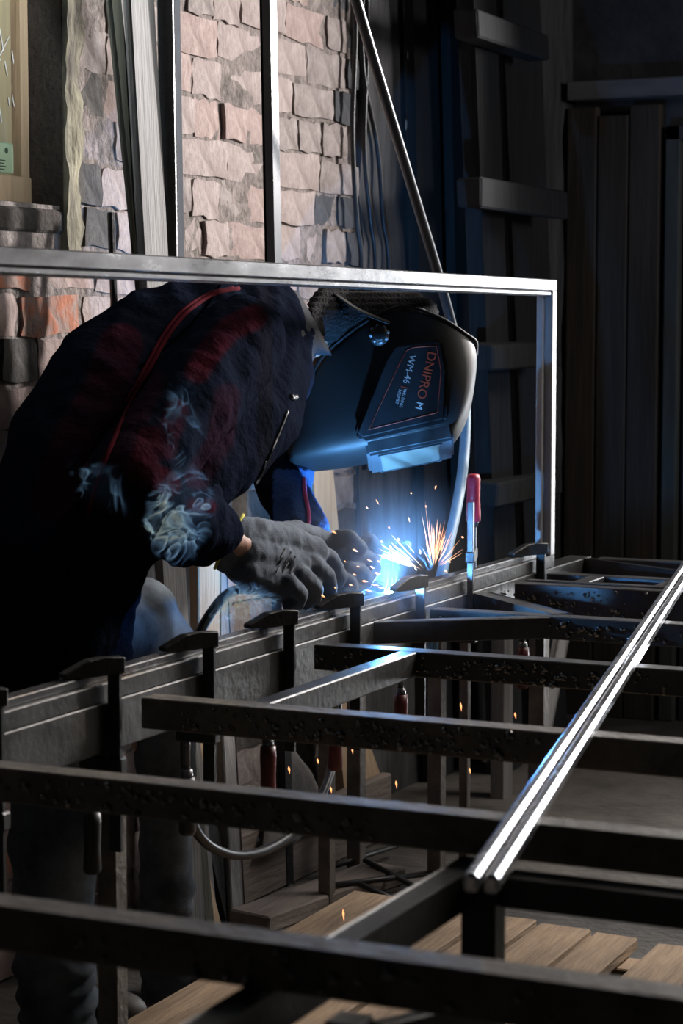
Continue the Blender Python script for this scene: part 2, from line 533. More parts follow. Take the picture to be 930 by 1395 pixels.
# window: timber frame with dusty film over the pane
fx = WX - 0.075
win = struct('window_1', B((fx - 0.03, WY0 + 0.02, WZ0 + 0.045), (fx - 0.026, WY1 - 0.03, WZ1)), M['film'])
def wpart(n, a, b, mt, p=win): return obj(n, B(a, b, 0.003), mt, p)
wpart('stile', (fx - 0.05, WY1 - 0.034, WZ0 + 0.005), (fx, WY1 - 0.006, WZ1), M['wood_pale'])
wpart('bottom_rail', (fx - 0.05, WY0, WZ0 + 0.005), (fx + 0.004, WY1 - 0.006, WZ0 + 0.06), M['wood_pale'])
wpart('stile', (fx - 0.05, WY0, WZ0 + 0.005), (fx, WY0 + 0.03, WZ1), M['wood_pale'])
wpart('top_rail', (fx - 0.05, WY0, WZ1 - 0.05), (fx, WY1, WZ1), M['wood_pale'])
wpart('inner_stile', (fx - 0.028, WY1 - 0.095, WZ0 + 0.06), (fx - 0.022, WY1 - 0.036, WZ1 - 0.05), mat('wood_behind_film', (0.42, 0.34, 0.2), (0.3, 0.26, 0.17), 0.4, 0, 8, (4, 4, 0.3)))
st = wpart('sticker', (fx - 0.0215, WY1 - 0.098, WZ0 + 0.066), (fx - 0.0205, WY1 - 0.04, WZ0 + 0.128), M['sticker'])
bm = bmesh.new()
for q in range(4):
    box(bm, (fx - 0.0205, WY1 - 0.092, WZ0 + 0.072 + q * 0.006), (fx - 0.0202, WY1 - 0.092 + R.uniform(0.02, 0.04), WZ0 + 0.0745 + q * 0.006))
ball(bm, (fx - 0.0204, WY1 - 0.062, WZ0 + 0.112), 0.007, 1, (0.05, 1, 1))
obj('sticker_print', bm, M['print_dark'], st)
bm = bmesh.new()
for k in range(30):                          # creases in the film
    y0 = WY1 - R.uniform(0.01, 0.2)
    z0 = R.uniform(WZ0 + 0.2, WZ0 + 0.5)
    l = R.uniform(0.015, 0.07)
    d = V((0, R.uniform(0.18, 0.3) if k % 4 else -0.8, -1)).normalized() * l
    tube(bm, [(fx - 0.019, y0, z0), V((fx - 0.019, y0, z0)) + d], 0.0012, 4)
obj('film_crease', bm, M['scratch'], win)

# far wall: dark wooden door with frame and lintel, and what is stored before it
door = struct('door_1', B((-1.98, YF - 0.05, 0.0), (-1.2, YF - 0.01, 1.9), 0.004), mat('dark_grey_door_leaf', (0.04, 0.044, 0.055), None, 0.7, 0, 4))
obj('door_frame', B((-2.04, YF - 0.08, 0), (-1.99, YF - 0.0, 1.97), 0.004), mat('worn_green_frame', (0.075, 0.08, 0.072), (0.045, 0.05, 0.045), 0.8, 0, 9, (4, 4, .4)), door)
obj('door_frame', B((-2.04, YF - 0.08, 1.92), (-1.1, YF - 0.0, 1.97), 0.004), bpy.data.materials['worn_green_frame'], door)
bm = bmesh.new()
struct('trim_3', B((-2.36, YF - 0.14, 2.06), (-0.6, YF, 2.12), 0.004), mat('pale_lintel_board', (0.17, 0.17, 0.18), None, 0.8, 0, 7, (0.5, 4, 4)))
pan = thing('wooden_panel', 'tall dark brown plank panel standing beside the far grey door', 'panel', (-2.2, YF - 0.08, 0))
for i in range(3):
    obj('plank', B((-2.375 + i * 0.108, YF - 0.09, 0.0), (-2.272 + i * 0.108, YF - 0.05, 2.04 - 0.03 * (i % 2)), 0.004), M['wood_brown'], pan)

# dark timber ladder-like rack against the wall
rk = thing('timber_rack', 'sooty timber rack with two uprights and short cross boards by the far dark wall', 'rack', (-2.25, 5.7, 0))
def rackbar(n, p, q, w, h, mt=M['wood_dark'], side=V((0, 1, 0))): return obj(n, BAR(p, q, w, h, side, 0.004), mt, rk)
X1 = -2.22
def up(xa, xb, ya, yb, X, n='upright'):
    p, q = onX((xa[0] + xa[1]) / 2, ya, X), onX((xb[0] + xb[1]) / 2, yb, X)
    w = (onX(xa[1], ya, X) - onX(xa[0], ya, X)).y
    d = (q - p) / (q.z - p.z)
    p0 = p + d * (2.35 - p.z)
    q0 = p + d * (0.0 - p.z)
    return obj(n, BAR(q0, p0, 0.05, w, V((0, 1, 0)), 0.004), M['wood_dark'], rk)
up((634, 664), (662, 692), 0, 740, X1)
up((678, 728), (706, 748), 90, 690, X1 - 0.05)
for (x0, x1, yt, yb, X) in ((650, 768, 252, 290, X1 + 0.09), (668, 760, 468, 502, X1 + 0.09), (672, 760, 650, 680, X1 + 0.09), (645, 745, 30, 66, X1 + 0.09)):
    a, b = onX(x0, yt, X), onX(x1, yt, X)
    c = onX((x0 + x1) / 2, yb, X)
    zt = onX((x0 + x1) / 2, yt, X).z
    obj('cross_board', B((X - 0.06, a.y, c.z), (X + 0.01, b.y, zt), 0.006, 0.006), M['wood_dark'], rk)
a = onX(702, 430, X1 - 0.06)
tag(obj('green_strap', B((a.x, a.y, a.z - 0.12), (a.x + 0.012, a.y + 0.045, a.z + 0.16), 0.004), M['green_cloth']), 'dark green plastic strip hanging in the timber rack', 'strip')

# dark planks leaning on the far part of the brick wall
def plank(name, label, cat, xa, xb, ya, yb, X, mt, thick=0.03, group=None, top=2.3, bot=0.0, xtop=None, lean=0.0):
    """board seen between px columns xa (at row ya) and xb (at row yb), standing at plane X"""
    p, q = onX((xa[0] + xa[1]) / 2, ya, X - lean), onX((xb[0] + xb[1]) / 2, yb, X)
    w = onX(xa[1], ya, X).y - onX(xa[0], ya, X).y
    d = (q - p) / (q.z - p.z)
    P, Q = p + d * (top - p.z), p + d * (bot - p.z)
    if xtop is not None: P.x = xtop
    o = obj(name, BAR(Q, P, thick, w, V((0, 1, 0)), 0.003), mt)
    return tag(o, label, cat, group)

plank('leaning_plank', 'dark blue grey plank on the wall just past the black hanging hose', 'plank', (556, 588), (572, 602), 0, 640, -2.36, M['wood_dark'])
plank('leaning_plank', 'narrow sooty plank between the blue grey plank and the timber rack', 'plank', (606, 630), (622, 644), 0, 640, -2.34, M['wood_dark'], bot=0.0)
for i, pts in enumerate(([(484, 60), (480, 180), (486, 300), (493, 372)], [(500, 70), (496, 200), (505, 300), (512, 372)], [(494, 90), (514, 200), (522, 300), (530, 372)])):
    bm = bmesh.new()
    tube(bm, catmull([onX(x, y, -2.37) for x, y in [(pts[0][0], -40)] + pts] + [onX(pts[-1][0] + 3, 640, -2.37)], 6), 0.007, 6)
    tag(obj('wall_cable', bm, M['cable'], None, True), ['black cable on the dark plaster nearest the pale bricks', 'second of three black cables on the dark plaster', 'black cable on the dark plaster with the widest slant'][i], 'cable', 'cables on the dark wall')
bm = bmesh.new()
box(bm, (WX - 0.02, 5.2, 0), (WX + 0.012, YF, 3.2), 0.0)
bmesh.ops.subdivide_edges(bm, edges=bm.edges, cuts=24, use_grid_fill=True)
for v in bm.verts: v.co.x += 0.014 * noise.noise(v.co * 5) + 0.006 * noise.noise(v.co * 17)
struct('trim_4', bm, mat('grey_sooty_plaster', (0.1, 0.1, 0.102), (0.045, 0.046, 0.05), 0.95, 0, 7, (1, 3, .5), bump=0.7, bscale=24, c3=(0.14, 0.138, 0.14)))
bm = bmesh.new()
for (x, y, s) in ((575, 196, 0.03), (590, 184, 0.018), (553, 170, 0.012), (556, 75, 0.012), (583, 30, 0.012)):
    c = onX(x, y, -2.365)
    ball(bm, c, s, 1, (0.12, 0.7, 1.4))
struct('trim_5', bm, mat('bare_pale_patch', (0.2, 0.24, 0.27), None, 0.9))

# ------------------------------------------------------------------ boards, tube and pipe leaning before the bricks
plank('leaning_board', 'olive stained board leaning left of the pale grey board', 'board', (149, 160), (184, 194), 0, 340, -2.22, M['wood_olive'], 0.014, lean=0.02)
plank('leaning_board', 'thin grey board squeezed behind the wide pale grey board', 'board', (158, 171), (193, 202), 0, 340, -2.26, M['wood_grey'], 0.012, lean=0.02)
plank('leaning_board', 'wide pale grey board leaning beside the dark steel angle', 'board', (174, 204), (197, 219), 0, 340, -2.2, M['wood_grey'], 0.018, lean=0.02)
an = thing('steel_angle', 'upright dark steel angle with one bright flange before the bricks', 'steel angle', (-2.2, 3.82, 0))
pt, pb = onX(225, 0, -2.2), onX(231, 345, -2.2)
d = (pb - pt) / (pb.z - pt.z)
P, Q = pt + d * (2.4 - pt.z), pt + d * (0 - pt.z)
obj('flange', BAR(Q, P, 0.036, 0.004, V((0, 1, 0)), 0.001), M['clamp_black'], an)
obj('flange', BAR(Q + V((0.016, 0.017, 0)), P + V((0.016, 0.017, 0)), 0.004, 0.022, V((0, 1, 0)), 0.001), M['zinc_dull'], an)
pt, pb = onX(365, 0, -2.22), onX(372, 350, -2.22)
d = (pb - pt) / (pb.z - pt.z)
bm = bmesh.new()
Pp, Qp = pt + d * (2.4 - pt.z), pt + d * (0 - pt.z)
bar(bm, Qp, Pp, 0.026, 0.026, V((0, 1, 0)), 0.004)
tag(obj('steel_tube', bm, M['tube_dark']), 'glossy upright square steel tube standing before the pale bricks', 'steel tube')
bm = bmesh.new()
tube(bm, [onX(151, 290, -2.33), onX(156, 430, -2.31), onX(160, 640, -2.28)], 0.008, 8)
tag(obj('thin_rod', bm, M['clamp_black']), 'thin black rod leaning on the bricks left of the boards', 'rod')

# ------------------------------------------------------------------ welding table
T = 0.72
RX = -1.757
tb = thing('welding_table', 'long dark steel table frame of welded square tubes with slag on its sides', 'table', (-1.0, 3.5, 0))
tb_rail = obj('rail', BAR((RX - 0.026, 1.77, T - 0.04), (RX - 0.026, 5.25, T - 0.04), 0.06, 0.08), M['steel_dark'], tb)
obj('rail', BAR((-0.1, 1.77, T - 0.025), (-0.1, 5.25, T - 0.025), 0.05, 0.05), M['steel_dark'], tb)
def slag(parent, yface, x0, x1, z0, z1, n, smin=0.0018, smax=0.0055):
    bm = bmesh.new()
    for _ in range(n):
        s = R.uniform(smin, smax) * (1 if R.random() < 0.85 else 1.5)
        x = R.gauss((x0 + x1) / 2, (x1 - x0) / 4)
        ball(bm, (min(max(x, x0), x1), yface - s * 0.2, R.uniform(z0, z1)), s, 1, (R.uniform(.8, 1.4), 0.7, R.uniform(.8, 1.3)))
    o = obj('weld_slag', bm, M['slag'], parent, True)
    tag(o, 'glossy black beads of weld slag', kind='stuff')
def cross(Y0, Y1, xa=-1.727, xb=-0.125, h=0.047, m='steel_dark', ns=0, sx=(-1.6, -0.6)):
    o = obj('crossbar', BAR((xa, (Y0 + Y1) / 2, T - h / 2), (xb, (Y0 + Y1) / 2, T - h / 2), Y1 - Y0, h), M[m], tb)
    if ns: slag(o, Y0, sx[0], sx[1], T - h + 0.004, T - 0.008, ns)
    return o
cross(1.785, 1.83, m='steel_rust', ns=50, sx=(-1.25, -0.55))
cross(2.362, 2.405, m='steel_rust', ns=110, sx=(-1.62, -1.05))
cross(2.915, 2.96, ns=170, sx=(-1.65, -1.0), h=0.05, m='steel_rust')
cross(3.548, 3.592, ns=140, sx=(-1.72, -1.05))
cross(4.105, 4.15, ns=90, sx=(-1.7, -1.1))
cross(4.612, 4.655, ns=90, sx=(-1.75, -1.35), h=0.09)
cross(4.685, 4.715, h=0.03)
cross(4.83, 4.87, h=0.04)
cross(5.205, 5.25)
def brace(p, q, w=0.035, h=0.045, n='brace'): return obj(n, BAR((*p, T - h / 2 - 0.0005), (*q, T - h / 2 - 0.0005), w, h), M['steel_dark'], tb)
o = brace((-1.535, 2.95), (-1.535, 3.56))
brace((-1.764, 3.888), (-1.45, 4.13), 0.03)
o = brace((-1.74, 4.42), (-1.45, 4.15), 0.045)
brace((-1.75, 5.2), (-1.40, 4.99), 0.02)
brace((-1.60, 4.70), (-1.60, 4.85), 0.04, 0.03)
brace((-1.40, 4.70), (-1.40, 4.85), 0.05, 0.03)
for (x, y, w) in ((RX - 0.03, 2.92, 0.036), (RX - 0.03, 4.95, 0.04), (-0.1, 1.9, 0.04), (-0.1, 5.1, 0.04), (RX - 0.03, 1.85, 0.04)):
    obj('leg', B((x - w / 2, y - w / 2, 0), (x + w / 2, y + w / 2, T - 0.05), 0.002), M['steel_rust'], tb)

# low stand of square tube under the table
ls = thing('tube_stand', 'low black square tube stand tucked under the near crossbars', 'stand', (-0.9, 2.3, 0))
zl = 0.67
obj('post', B((-0.915, 2.272, 0), (-0.872, 2.308, zl), 0.002), M['clamp_black'], ls)
obj('side_tube', BAR((-0.93, 2.36, zl - 0.02), (-0.93, 1.5, zl - 0.02), 0.036, 0.04), M['clamp_black'], ls)
obj('cross_tube', BAR((-0.872, 2.312, zl - 0.018), (-0.2, 2.312, zl - 0.018), 0.046, 0.036), M['steel_dark'], ls)
obj('post', B((-0.24, 2.29, 0), (-0.2, 2.33, zl), 0.002), M['steel_dark'], ls)
obj('post', B((-0.90, 1.87, 0), (-0.862, 1.91, 0.62), 0.002), M['steel_dark'], ls)
obj('brace', BAR((-0.858, 1.9, 0.60), (-0.80, 2.1, 0.58), 0.02, 0.03), M['steel_dark'], ls)

# two bright bars lying across the table
for i, off in enumerate((0.0, 0.0215)):
    a = V((-0.809 + off * 0.98, 2.036 + off * 0.2, T + 0.0105))
    d = V((-0.5575, 2.632, 0)).normalized()
    bm = BAR(a, a + d * 3.2, 0.0165, 0.02, bev=0.004)
    tag(obj('steel_bar', bm, M['steel_polish']), ['left one of two bright square bars laid across the table', 'right one of two bright square bars laid across the table'][i], 'bar', 'bright bars across the table')

# ------------------------------------------------------------------ the rectangular frame being welded
fr = thing('steel_door_frame', 'bright steel rectangle frame standing upright along the table edge', 'frame', (RX - 0.02, 3.6, T))
FY0, FY1, FZ0, FZ1 = 2.2, 4.975, T, 1.428
xo, xi = RX, RX - 0.042
def fbar(n, a, b, bev=0.0018, mt='steel_bright'): return obj(n, B(a, b, bev), M[mt], fr)
fbar('top_bar', (xi, FY0, FZ1 - 0.027), (xo, FY1, FZ1))
fbar('top_strip', (xi + 0.006, FY0, FZ1 - 0.041), (xo - 0.003, FY1 - 0.03, FZ1 - 0.027), 0.004)
obj('bottom_bar', B((xi, FY0, FZ0), (xo, FY1, FZ0 + 0.030), 0.0018), M['steel_dark'], fr)
obj('bottom_strip', B((xi + 0.001, FY0, FZ0 + 0.030), (xo - 0.012, FY1 - 0.03, FZ0 + 0.044), 0.0015), M['steel_bright'], fr)
fbar('post', (xi, FY1 - 0.03, FZ0 + 0.03), (xo, FY1, FZ1 - 0.027), mt='steel_post')
fbar('post_strip', (xi + 0.006, FY1 - 0.044, FZ0 + 0.044), (xi + 0.022, FY1 - 0.03, FZ1 - 0.041), mt='steel_post')
fbar('post', (xi, FY0, FZ0 + 0.03), (xo, FY0 + 0.03, FZ1 - 0.027))

# ------------------------------------------------------------------ F clamps along the rail
def clamp(Y, label, grip, low=True, zl=0.60, bl=0.48, turn=1.05):
    t = thing('bar_clamp', label, 'clamp', (RX + 0.02, Y, T), 'bar clamps along the table edge')
    bx0, bx1 = RX + 0.004, RX + 0.026
    w = 0.0045
    if low:
        obj('bar', B((bx0, Y - w, bl), (bx1, Y + w, 0.785), 0.001), M['clamp_black'], t)
        bm = bmesh.new()                     # fixed jaw pressing on the frame
        prof = [(-0.014, 0.7665), (-0.014, 0.793), (0.022, 0.794), (0.05, 0.7925), (0.094, 0.774), (0.094, 0.7665), (0.04, 0.7655)]
        dl, dw = V((-cos(turn), -sin(turn), 0)), V((sin(turn), -cos(turn), 0)) * 0.011
        c0 = V(((bx0 + bx1) / 2, Y, 0))
        v1 = [bm.verts.new(c0 + dl * l - dw + V((0, 0, z))) for l, z in prof]
        v2 = [bm.verts.new(c0 + dl * l + dw + V((0, 0, z))) for l, z in prof]
        bm.faces.new(v1); bm.faces.new(v2[::-1])
        for k in range(len(prof)): bm.faces.new((v1[k], v1[(k + 1) % 7], v2[(k + 1) % 7], v2[k]))
        bmesh.ops.bevel(bm, geom=list(bm.edges), offset=0.002, segments=1, affect='EDGES')
        obj('fixed_jaw', bm, M['clamp_black'], t)
        sx, sy = RX - 0.03, Y
        obj('sliding_arm', B((sx - 0.018, Y - 0.011, zl), (bx1 + 0.005, Y + 0.011, zl + 0.028), 0.003), M['clamp_black'], t)
        bm = bmesh.new(); tube(bm, [(sx, Y, zl - 0.06), (sx, Y, T - 0.084)], 0.0065, 10)
        obj('screw', bm, M['steel_bright'], t, True)
        bm = bmesh.new(); tube(bm, [(sx, Y, T - 0.088), (sx, Y, T - 0.08)], 0.012, 12)
        obj('pad', bm, M['clamp_black'], t)
        zs = [zl - 0.05, zl - 0.062, zl - 0.064, zl - 0.085, zl - 0.12, zl - 0.158, zl - 0.165]
        rs = [0.010, 0.011, 0.0145, 0.0155, 0.014, 0.0155, 0.012]
    else:
        obj('bar', B((bx0, Y - w, T - 0.1), (bx1 - 0.008, Y + w, 0.925), 0.001), M['steel_bright'], t)
        obj('fixed_jaw', B((RX - 0.06, Y - 0.011, T - 0.11), (bx1, Y + 0.011, T - 0.083), 0.003), M['clamp_black'], t)
        sx = RX - 0.017
        sy = Y + 0.085
        d0 = V((sx, sy, 0.802)) - V((bx0 + 0.006, Y, 0.802))
        obj('sliding_arm', BAR(V((bx0 + 0.006, Y, 0.802)) - d0 * 0.16, V((sx, sy, 0.802)) + d0 * 0.14, 0.02, 0.024), M['clamp_black'], t)
        bm = bmesh.new()
        zz = [0.768 + 0.0016 * k for k in range(68)]
        tube(bm, [(sx, sy, q) for q in zz], [0.0072 if k % 3 == 0 else 0.0085 if k % 3 == 1 else 0.0072 for k in range(68)], 10)
        obj('screw', bm, M['steel_bright'], t, True)
        zs = [0.862, 0.872, 0.874, 0.89, 0.93, 0.972, 0.981]
        rs = [0.011, 0.012, 0.0165, 0.0165, 0.015, 0.0155, 0.0125]
    bm = bmesh.new(); tube(bm, [(sx, sy, q) for q in zs[:3]], rs[:2] + [rs[1]], 14)
    obj('ferrule', bm, M['steel_bright'], t, True)
    bm = bmesh.new(); tube(bm, [(sx, sy, q) for q in zs[2:]], rs[2:], 16)
    obj('handle', bm, grip, t, True)
    return t
clamp(2.534, 'black bar clamp cut off by the left picture edge, nearest of the row', M['black_grip'], zl=0.585)
clamp(2.86, 'black bar clamp with a black handle, between the nearest two tall crossbars', M['black_grip'], zl=0.605)
clamp(3.17, 'black bar clamp standing before the welder\'s dark thigh at the rail', M['black_grip'], zl=0.60)
clamp(3.477, 'black bar clamp with dark red handle below the welder\'s near forearm', M['dark_red_grip'], zl=0.60, bl=0.53)
clamp(3.768, 'black bar clamp with dark red handle just below the gloves', M['dark_red_grip'], zl=0.60)
clamp(4.093, 'black bar clamp right beside the glowing weld spot', M['dark_red_grip'], zl=0.60, turn=1.3)
clamp(4.833, 'black bar clamp at the foot of the frame\'s far upright', M['dark_red_grip'], zl=0.60)
clamp(4.385, 'upside-down bar clamp with its worn red handle pointing up', M['red_grip'], low=False)

# ------------------------------------------------------------------ the welder
def J(x, y, X, r=None):
    p = onX(x, y, X)
    return p if r is None else (p, r)
pp = thing('person', 'welder in navy and dark red jacket bent over the rail under a black hood', 'person', J(150, 1380, -2.08))
pp.location.z = 0.0

HC = onX(525, 555, -1.90)
HS = 1.057
eh = (RT * .98 + UP * .19).normalized()
ev0 = (RT * .19 - UP * .98).normalized()
rho = radians(14)
ev = ev0 * cos(rho) - FW * sin(rho)
ew = -FW * cos(rho) - ev0 * sin(rho)
def HP(h, v, w): return HC + (eh * h + ev * v + ew * w) * HS
def wside(v): return 0.1135 - 0.155 * (v + 0.09)
def D(x, y, d, r=None):
    p = CAM + ray(x, y) * d
    return p if r is None else (p, r)
# body: head, neck, trunk, arms and legs as one skin inside the clothes
bm = bmesh.new()
limb(bm, [J(115, 860, -2.08, .06), J(180, 650, -2.06, .08), J(320, 490, -2.02, .11), D(398, 455, 4.52, .055), D(430, 462, 4.63, .046), (HP(-.02, -.055, 0), .06), (HP(0, -.055, 0), .072), (HP(.03, -.05, 0), .08)])
limb(bm, [(HP(.02, -.02, 0), .072), (HP(0, .03, 0), .05)])
ball(bm, HP(.0, .075, 0), 0.016, 2)                                     # nose
limb(bm, [(HP(-.05, .03, 0), .032), (HP(-.08, .01, 0), .03)])            # jaw
for sd in (1, -1):
    ball(bm, HP(0, -.035, .078 * sd), 0.016, 2)                          # ear
    ball(bm, HP(.03, .062, .028 * sd), 0.012, 2)                         # brow
limb(bm, [J(330, 480, -1.95, .06), J(200, 672, -1.88, .045), J(262, 708, -1.855, .038), J(318, 738, -1.838, .030), J(350, 750, -1.832, .03)])
limb(bm, [J(400, 500, -2.12, .05), J(386, 665, -2.09, .036), J(432, 738, -1.96, .022), J(450, 752, -1.94, .022)])
limb(bm, [J(105, 880, -2.09, .075), J(75, 1130, -2.085, .052), J(85, 1400, -2.1, .04)])
limb(bm, [J(185, 860, -2.068, .06), J(226, 1100, -2.04, .036), J(232, 1400, -2.05, .034)])
link('body', fuse(bm, 0.009, 4), M['skin'], pp)

# jacket
def sec(x, y, X, hw, ang, b):
    c = onX(x, y, X)
    s = proj(c)[2] / F
    a = radians(ang)
    return (c, (RT * cos(a) - UP * sin(a)) * hw * s, FW * b)
bm = bmesh.new()
loft(bm, [sec(78, 945, -2.07, 98, 0, .15), sec(78, 850, -2.07, 98, 0, .16), sec(92, 750, -2.06, 110, 10, .17), sec(150, 645, -2.05, 148, 28, .18),
          sec(222, 556, -2.04, 160, 36, .19), sec(296, 492, -2.02, 146, 40, .19), sec(352, 452, -2.0, 100, 46, .16), sec(392, 432, -1.985, 62, 55, .11), sec(412, 428, -1.975, 46, 60, .085)], 28)
limb(bm, [J(330, 462, -1.935, .085), J(255, 556, -1.895, .085), J(172, 668, -1.875, .078), J(232, 700, -1.86, .078), J(282, 722, -1.85, .062)])
limb(bm, [J(400, 500, -2.12, .08), J(394, 590, -2.13, .07), J(384, 662, -2.09, .06), J(404, 698, -2.03, .05), J(424, 728, -1.968, .042)])
loft(bm, [sec(262, 712, -1.853, 66, -62, .07), sec(296, 732, -1.846, 42, -62, .05), sec(304, 736, -1.844, 41, -62, .048)], 16)
def wrinkle(p, n):
    q = V((p.x * 9, p.y * 9, p.z * 9))
    a = noise.noise(V((q.x * 0.6 + q.y * 0.8, q.z * 1.7 - q.y, q.x)))
    b = noise.noise(V((q.x * 2.1, q.y * 2.6, q.z * 1.4 + q.y * 1.2)))
    return 0.012 * (1 - abs(a) * 2) * 0.6 + 0.005 * b
jk = fuse(bm, 0.0085, 7, wrinkle)

def seg_d(px, py, pts):
    best = 1e9
    for (x0, y0), (x1, y1) in zip(pts, pts[1:]):
        dx, dy = x1 - x0, y1 - y0
        t = max(0, min(1, ((px - x0) * dx + (py - y0) * dy) / (dx * dx + dy * dy)))
        best = min(best, math.hypot(px - x0 - t * dx, py - y0 - t * dy))
    return best
# woven colour of the cloth: navy ground, red yoke bands and sleeve panels; blue sleeve tint paints in arc light
BANDS = [([(345, 432), (312, 448), (285, 478), (268, 505)], 17, 0.75), ([(165, 470), (140, 540), (100, 600), (70, 680)], 30, 0.5),
         ([(205, 520), (180, 570), (150, 640)], 20, 0.35), ([(205, 600), (190, 640), (225, 660)], 20, 0.8), ([(240, 560), (225, 610)], 16, 0.5),
         ([(310, 540), (300, 600), (270, 650)], 18, 0.25), ([(110, 690), (200, 720)], 14, 0.25), ([(262, 690), (285, 690)], 9, 0.7)]
att = jk.color_attributes.new('cloth', 'FLOAT_COLOR', 'POINT')
for i, v in enumerate(jk.vertices):
    x, y, d = proj(v.co)
    w = 0
    for pts, r, s in BANDS:
        w = max(w, s * max(0, min(1, (r - seg_d(x, y, pts)) / 5 + 0.5)))
    w *= 0.8 + 0.4 * noise.noise(v.co * 22)
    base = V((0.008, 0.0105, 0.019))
    if x > 350: base = V((0.008, 0.009, 0.014)) if x < 372 else V((0.05, 0.1, 0.24)) if y > 640 else base  # lower far sleeve: blue arc light painted into the cloth
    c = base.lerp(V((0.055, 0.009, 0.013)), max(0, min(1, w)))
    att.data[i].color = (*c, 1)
mj = mat('navy_and_red_cloth', (1, 1, 1), None, 1.0, 0, 10, bump=0.5, bscale=60, spec=0.0)
nt = mj.node_tree
ca = nt.nodes.new('ShaderNodeVertexColor')
ca.layer_name = 'cloth'
nt.links.new(ca.outputs[0], nt.nodes['Principled BSDF'].inputs['Base Color'])
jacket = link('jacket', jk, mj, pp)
tree = BVHTree.FromPolygons([v.co for v in jk.vertices], [p.vertices[:] for p in jk.polygons])
def on_jacket(x, y, off=0.002):
    r = ray(x, y).normalized()
    h = tree.ray_cast(CAM, r)
    return None if h[0] is None else h[0] - r * off
def trim(name, pts, w, mt, flat=0.4):
    P = [on_jacket(p.x, p.y) for p in catmull([V((x, y, 0)) for x, y in pts], 8)]
    P = [p for p in P if p]
    if len(P) > 3:
        P = [P[0]] + [(a + b * 2 + c) / 4 for a, b, c in zip(P, P[1:], P[2:])] + [P[-1]]
        obj(name, tube(bmesh.new(), P, w, 6), mt, jacket, True)
M['red_piping'] = mat('dark_red_piping', (0.085, 0.009, 0.016), None, 1.0, spec=0.05)
M['pink_piping'] = mat('bright_pink_piping', (0.5, 0.06, 0.2), None, 0.8)
trim('piping', [(325, 393), (290, 402), (255, 425), (228, 458), (205, 500), (178, 550), (158, 592), (140, 635), (128, 672), (120, 700)], 0.0045, M['red_piping'])
trim('piping', [(318, 392), (285, 400), (250, 422), (223, 455), (200, 497), (173, 547)], 0.0035, M['red_piping'])
trim('piping', [(414, 652), (415, 670), (419, 690), (421, 708), (418, 722)], 0.0045, M['pink_piping'])
trim('zip', [(392, 560), (380, 590), (365, 625), (350, 660), (338, 690)], 0.003, M['clamp_black'])
trim('zip_pull', [(362, 628), (358, 642), (353, 652)], 0.0025, M['steel_bright'])
trim('seam', [(300, 388), (275, 425), (230, 470), (190, 500)], 0.0018, mj)
trim('snap', [(396, 540), (399, 542), (403, 541)], 0.006, M['steel_bright'])
# stand-up collar
bm = bmesh.new()
cs = [sec(372, 446, -1.99, 78, 52, .125), sec(400, 436, -1.98, 56, 58, .1), sec(428, 440, -1.968, 50, 62, .082)]
loft(bm, cs, 24)
for f in [f for f in bm.faces if len(f.verts) > 4]: bm.faces.remove(f)
bmesh.ops.subdivide_edges(bm, edges=bm.edges, cuts=2, use_grid_fill=True)
for v in bm.verts: v.co += v.co.normalized() * 0.006 * noise.noise(v.co * 14)
o = obj('collar', bm, mat('black_collar_cloth', (0.02, 0.022, 0.028), None, 0.9, spec=0.2, bump=0.3), jacket, True)
o.modifiers.new('s', 'SOLIDIFY').thickness = 0.005

# trousers
bm = bmesh.new()
limb(bm, [J(98, 870, -2.09, .115), J(85, 1000, -2.09, .092), J(74, 1130, -2.085, .077), J(72, 1260, -2.09, .074), J(80, 1335, -2.1, .072), J(86, 1400, -2.1, .074), J(88, 1425, -2.1, .07)])
limb(bm, [J(185, 850, -2.065, .095), J(218, 885, -2.04, .075), J(224, 960, -2.03, .066), J(226, 1100, -2.04, .054), J(225, 1250, -2.05, .052), J(229, 1335, -2.05, .056), J(234, 1398, -2.05, .058), J(236, 1425, -2.05, .056)])
limb(bm, [J(120, 870, -2.09, .11), J(185, 850, -2.065, .095)])
ankz = 0.24
def jean(p, n):
    a = noise.noise(V((p.x * 10, p.y * 10, p.z * 16)))
    k = max(0, 1 - abs(p.z - 0.12) / 0.16)
    fold = sin(p.z * 120 + 9 * noise.noise(p * 7)) * 0.006 * k
    b = noise.noise(V((p.x * 22, p.y * 22, p.z * 12 + p.y * 10)))
    return 0.010 * a + fold + 0.004 * b
link('trousers', fuse(bm, 0.0085, 5, jean), M['denim'], pp)
for (x, X) in ((92, -2.1), (238, -2.05)):
    c = J(x, 1420, X)
    bm = bmesh.new()
    limb(bm, [(V((c.x - 0.02, c.y, 0.055)), .05), (V((c.x + 0.05, c.y + 0.03, 0.05)), .048), (V((c.x + 0.10, c.y + 0.05, 0.042)), .04)])
    limb(bm, [(V((c.x - 0.01, c.y, 0.06)), .05), (V((c.x - 0.01, c.y, 0.18)), .05)])
    for v in bm.verts: v.co.z = max(v.co.z, 0.004)
    link('boot', fuse(bm, 0.008, 4), M['boot'], pp)

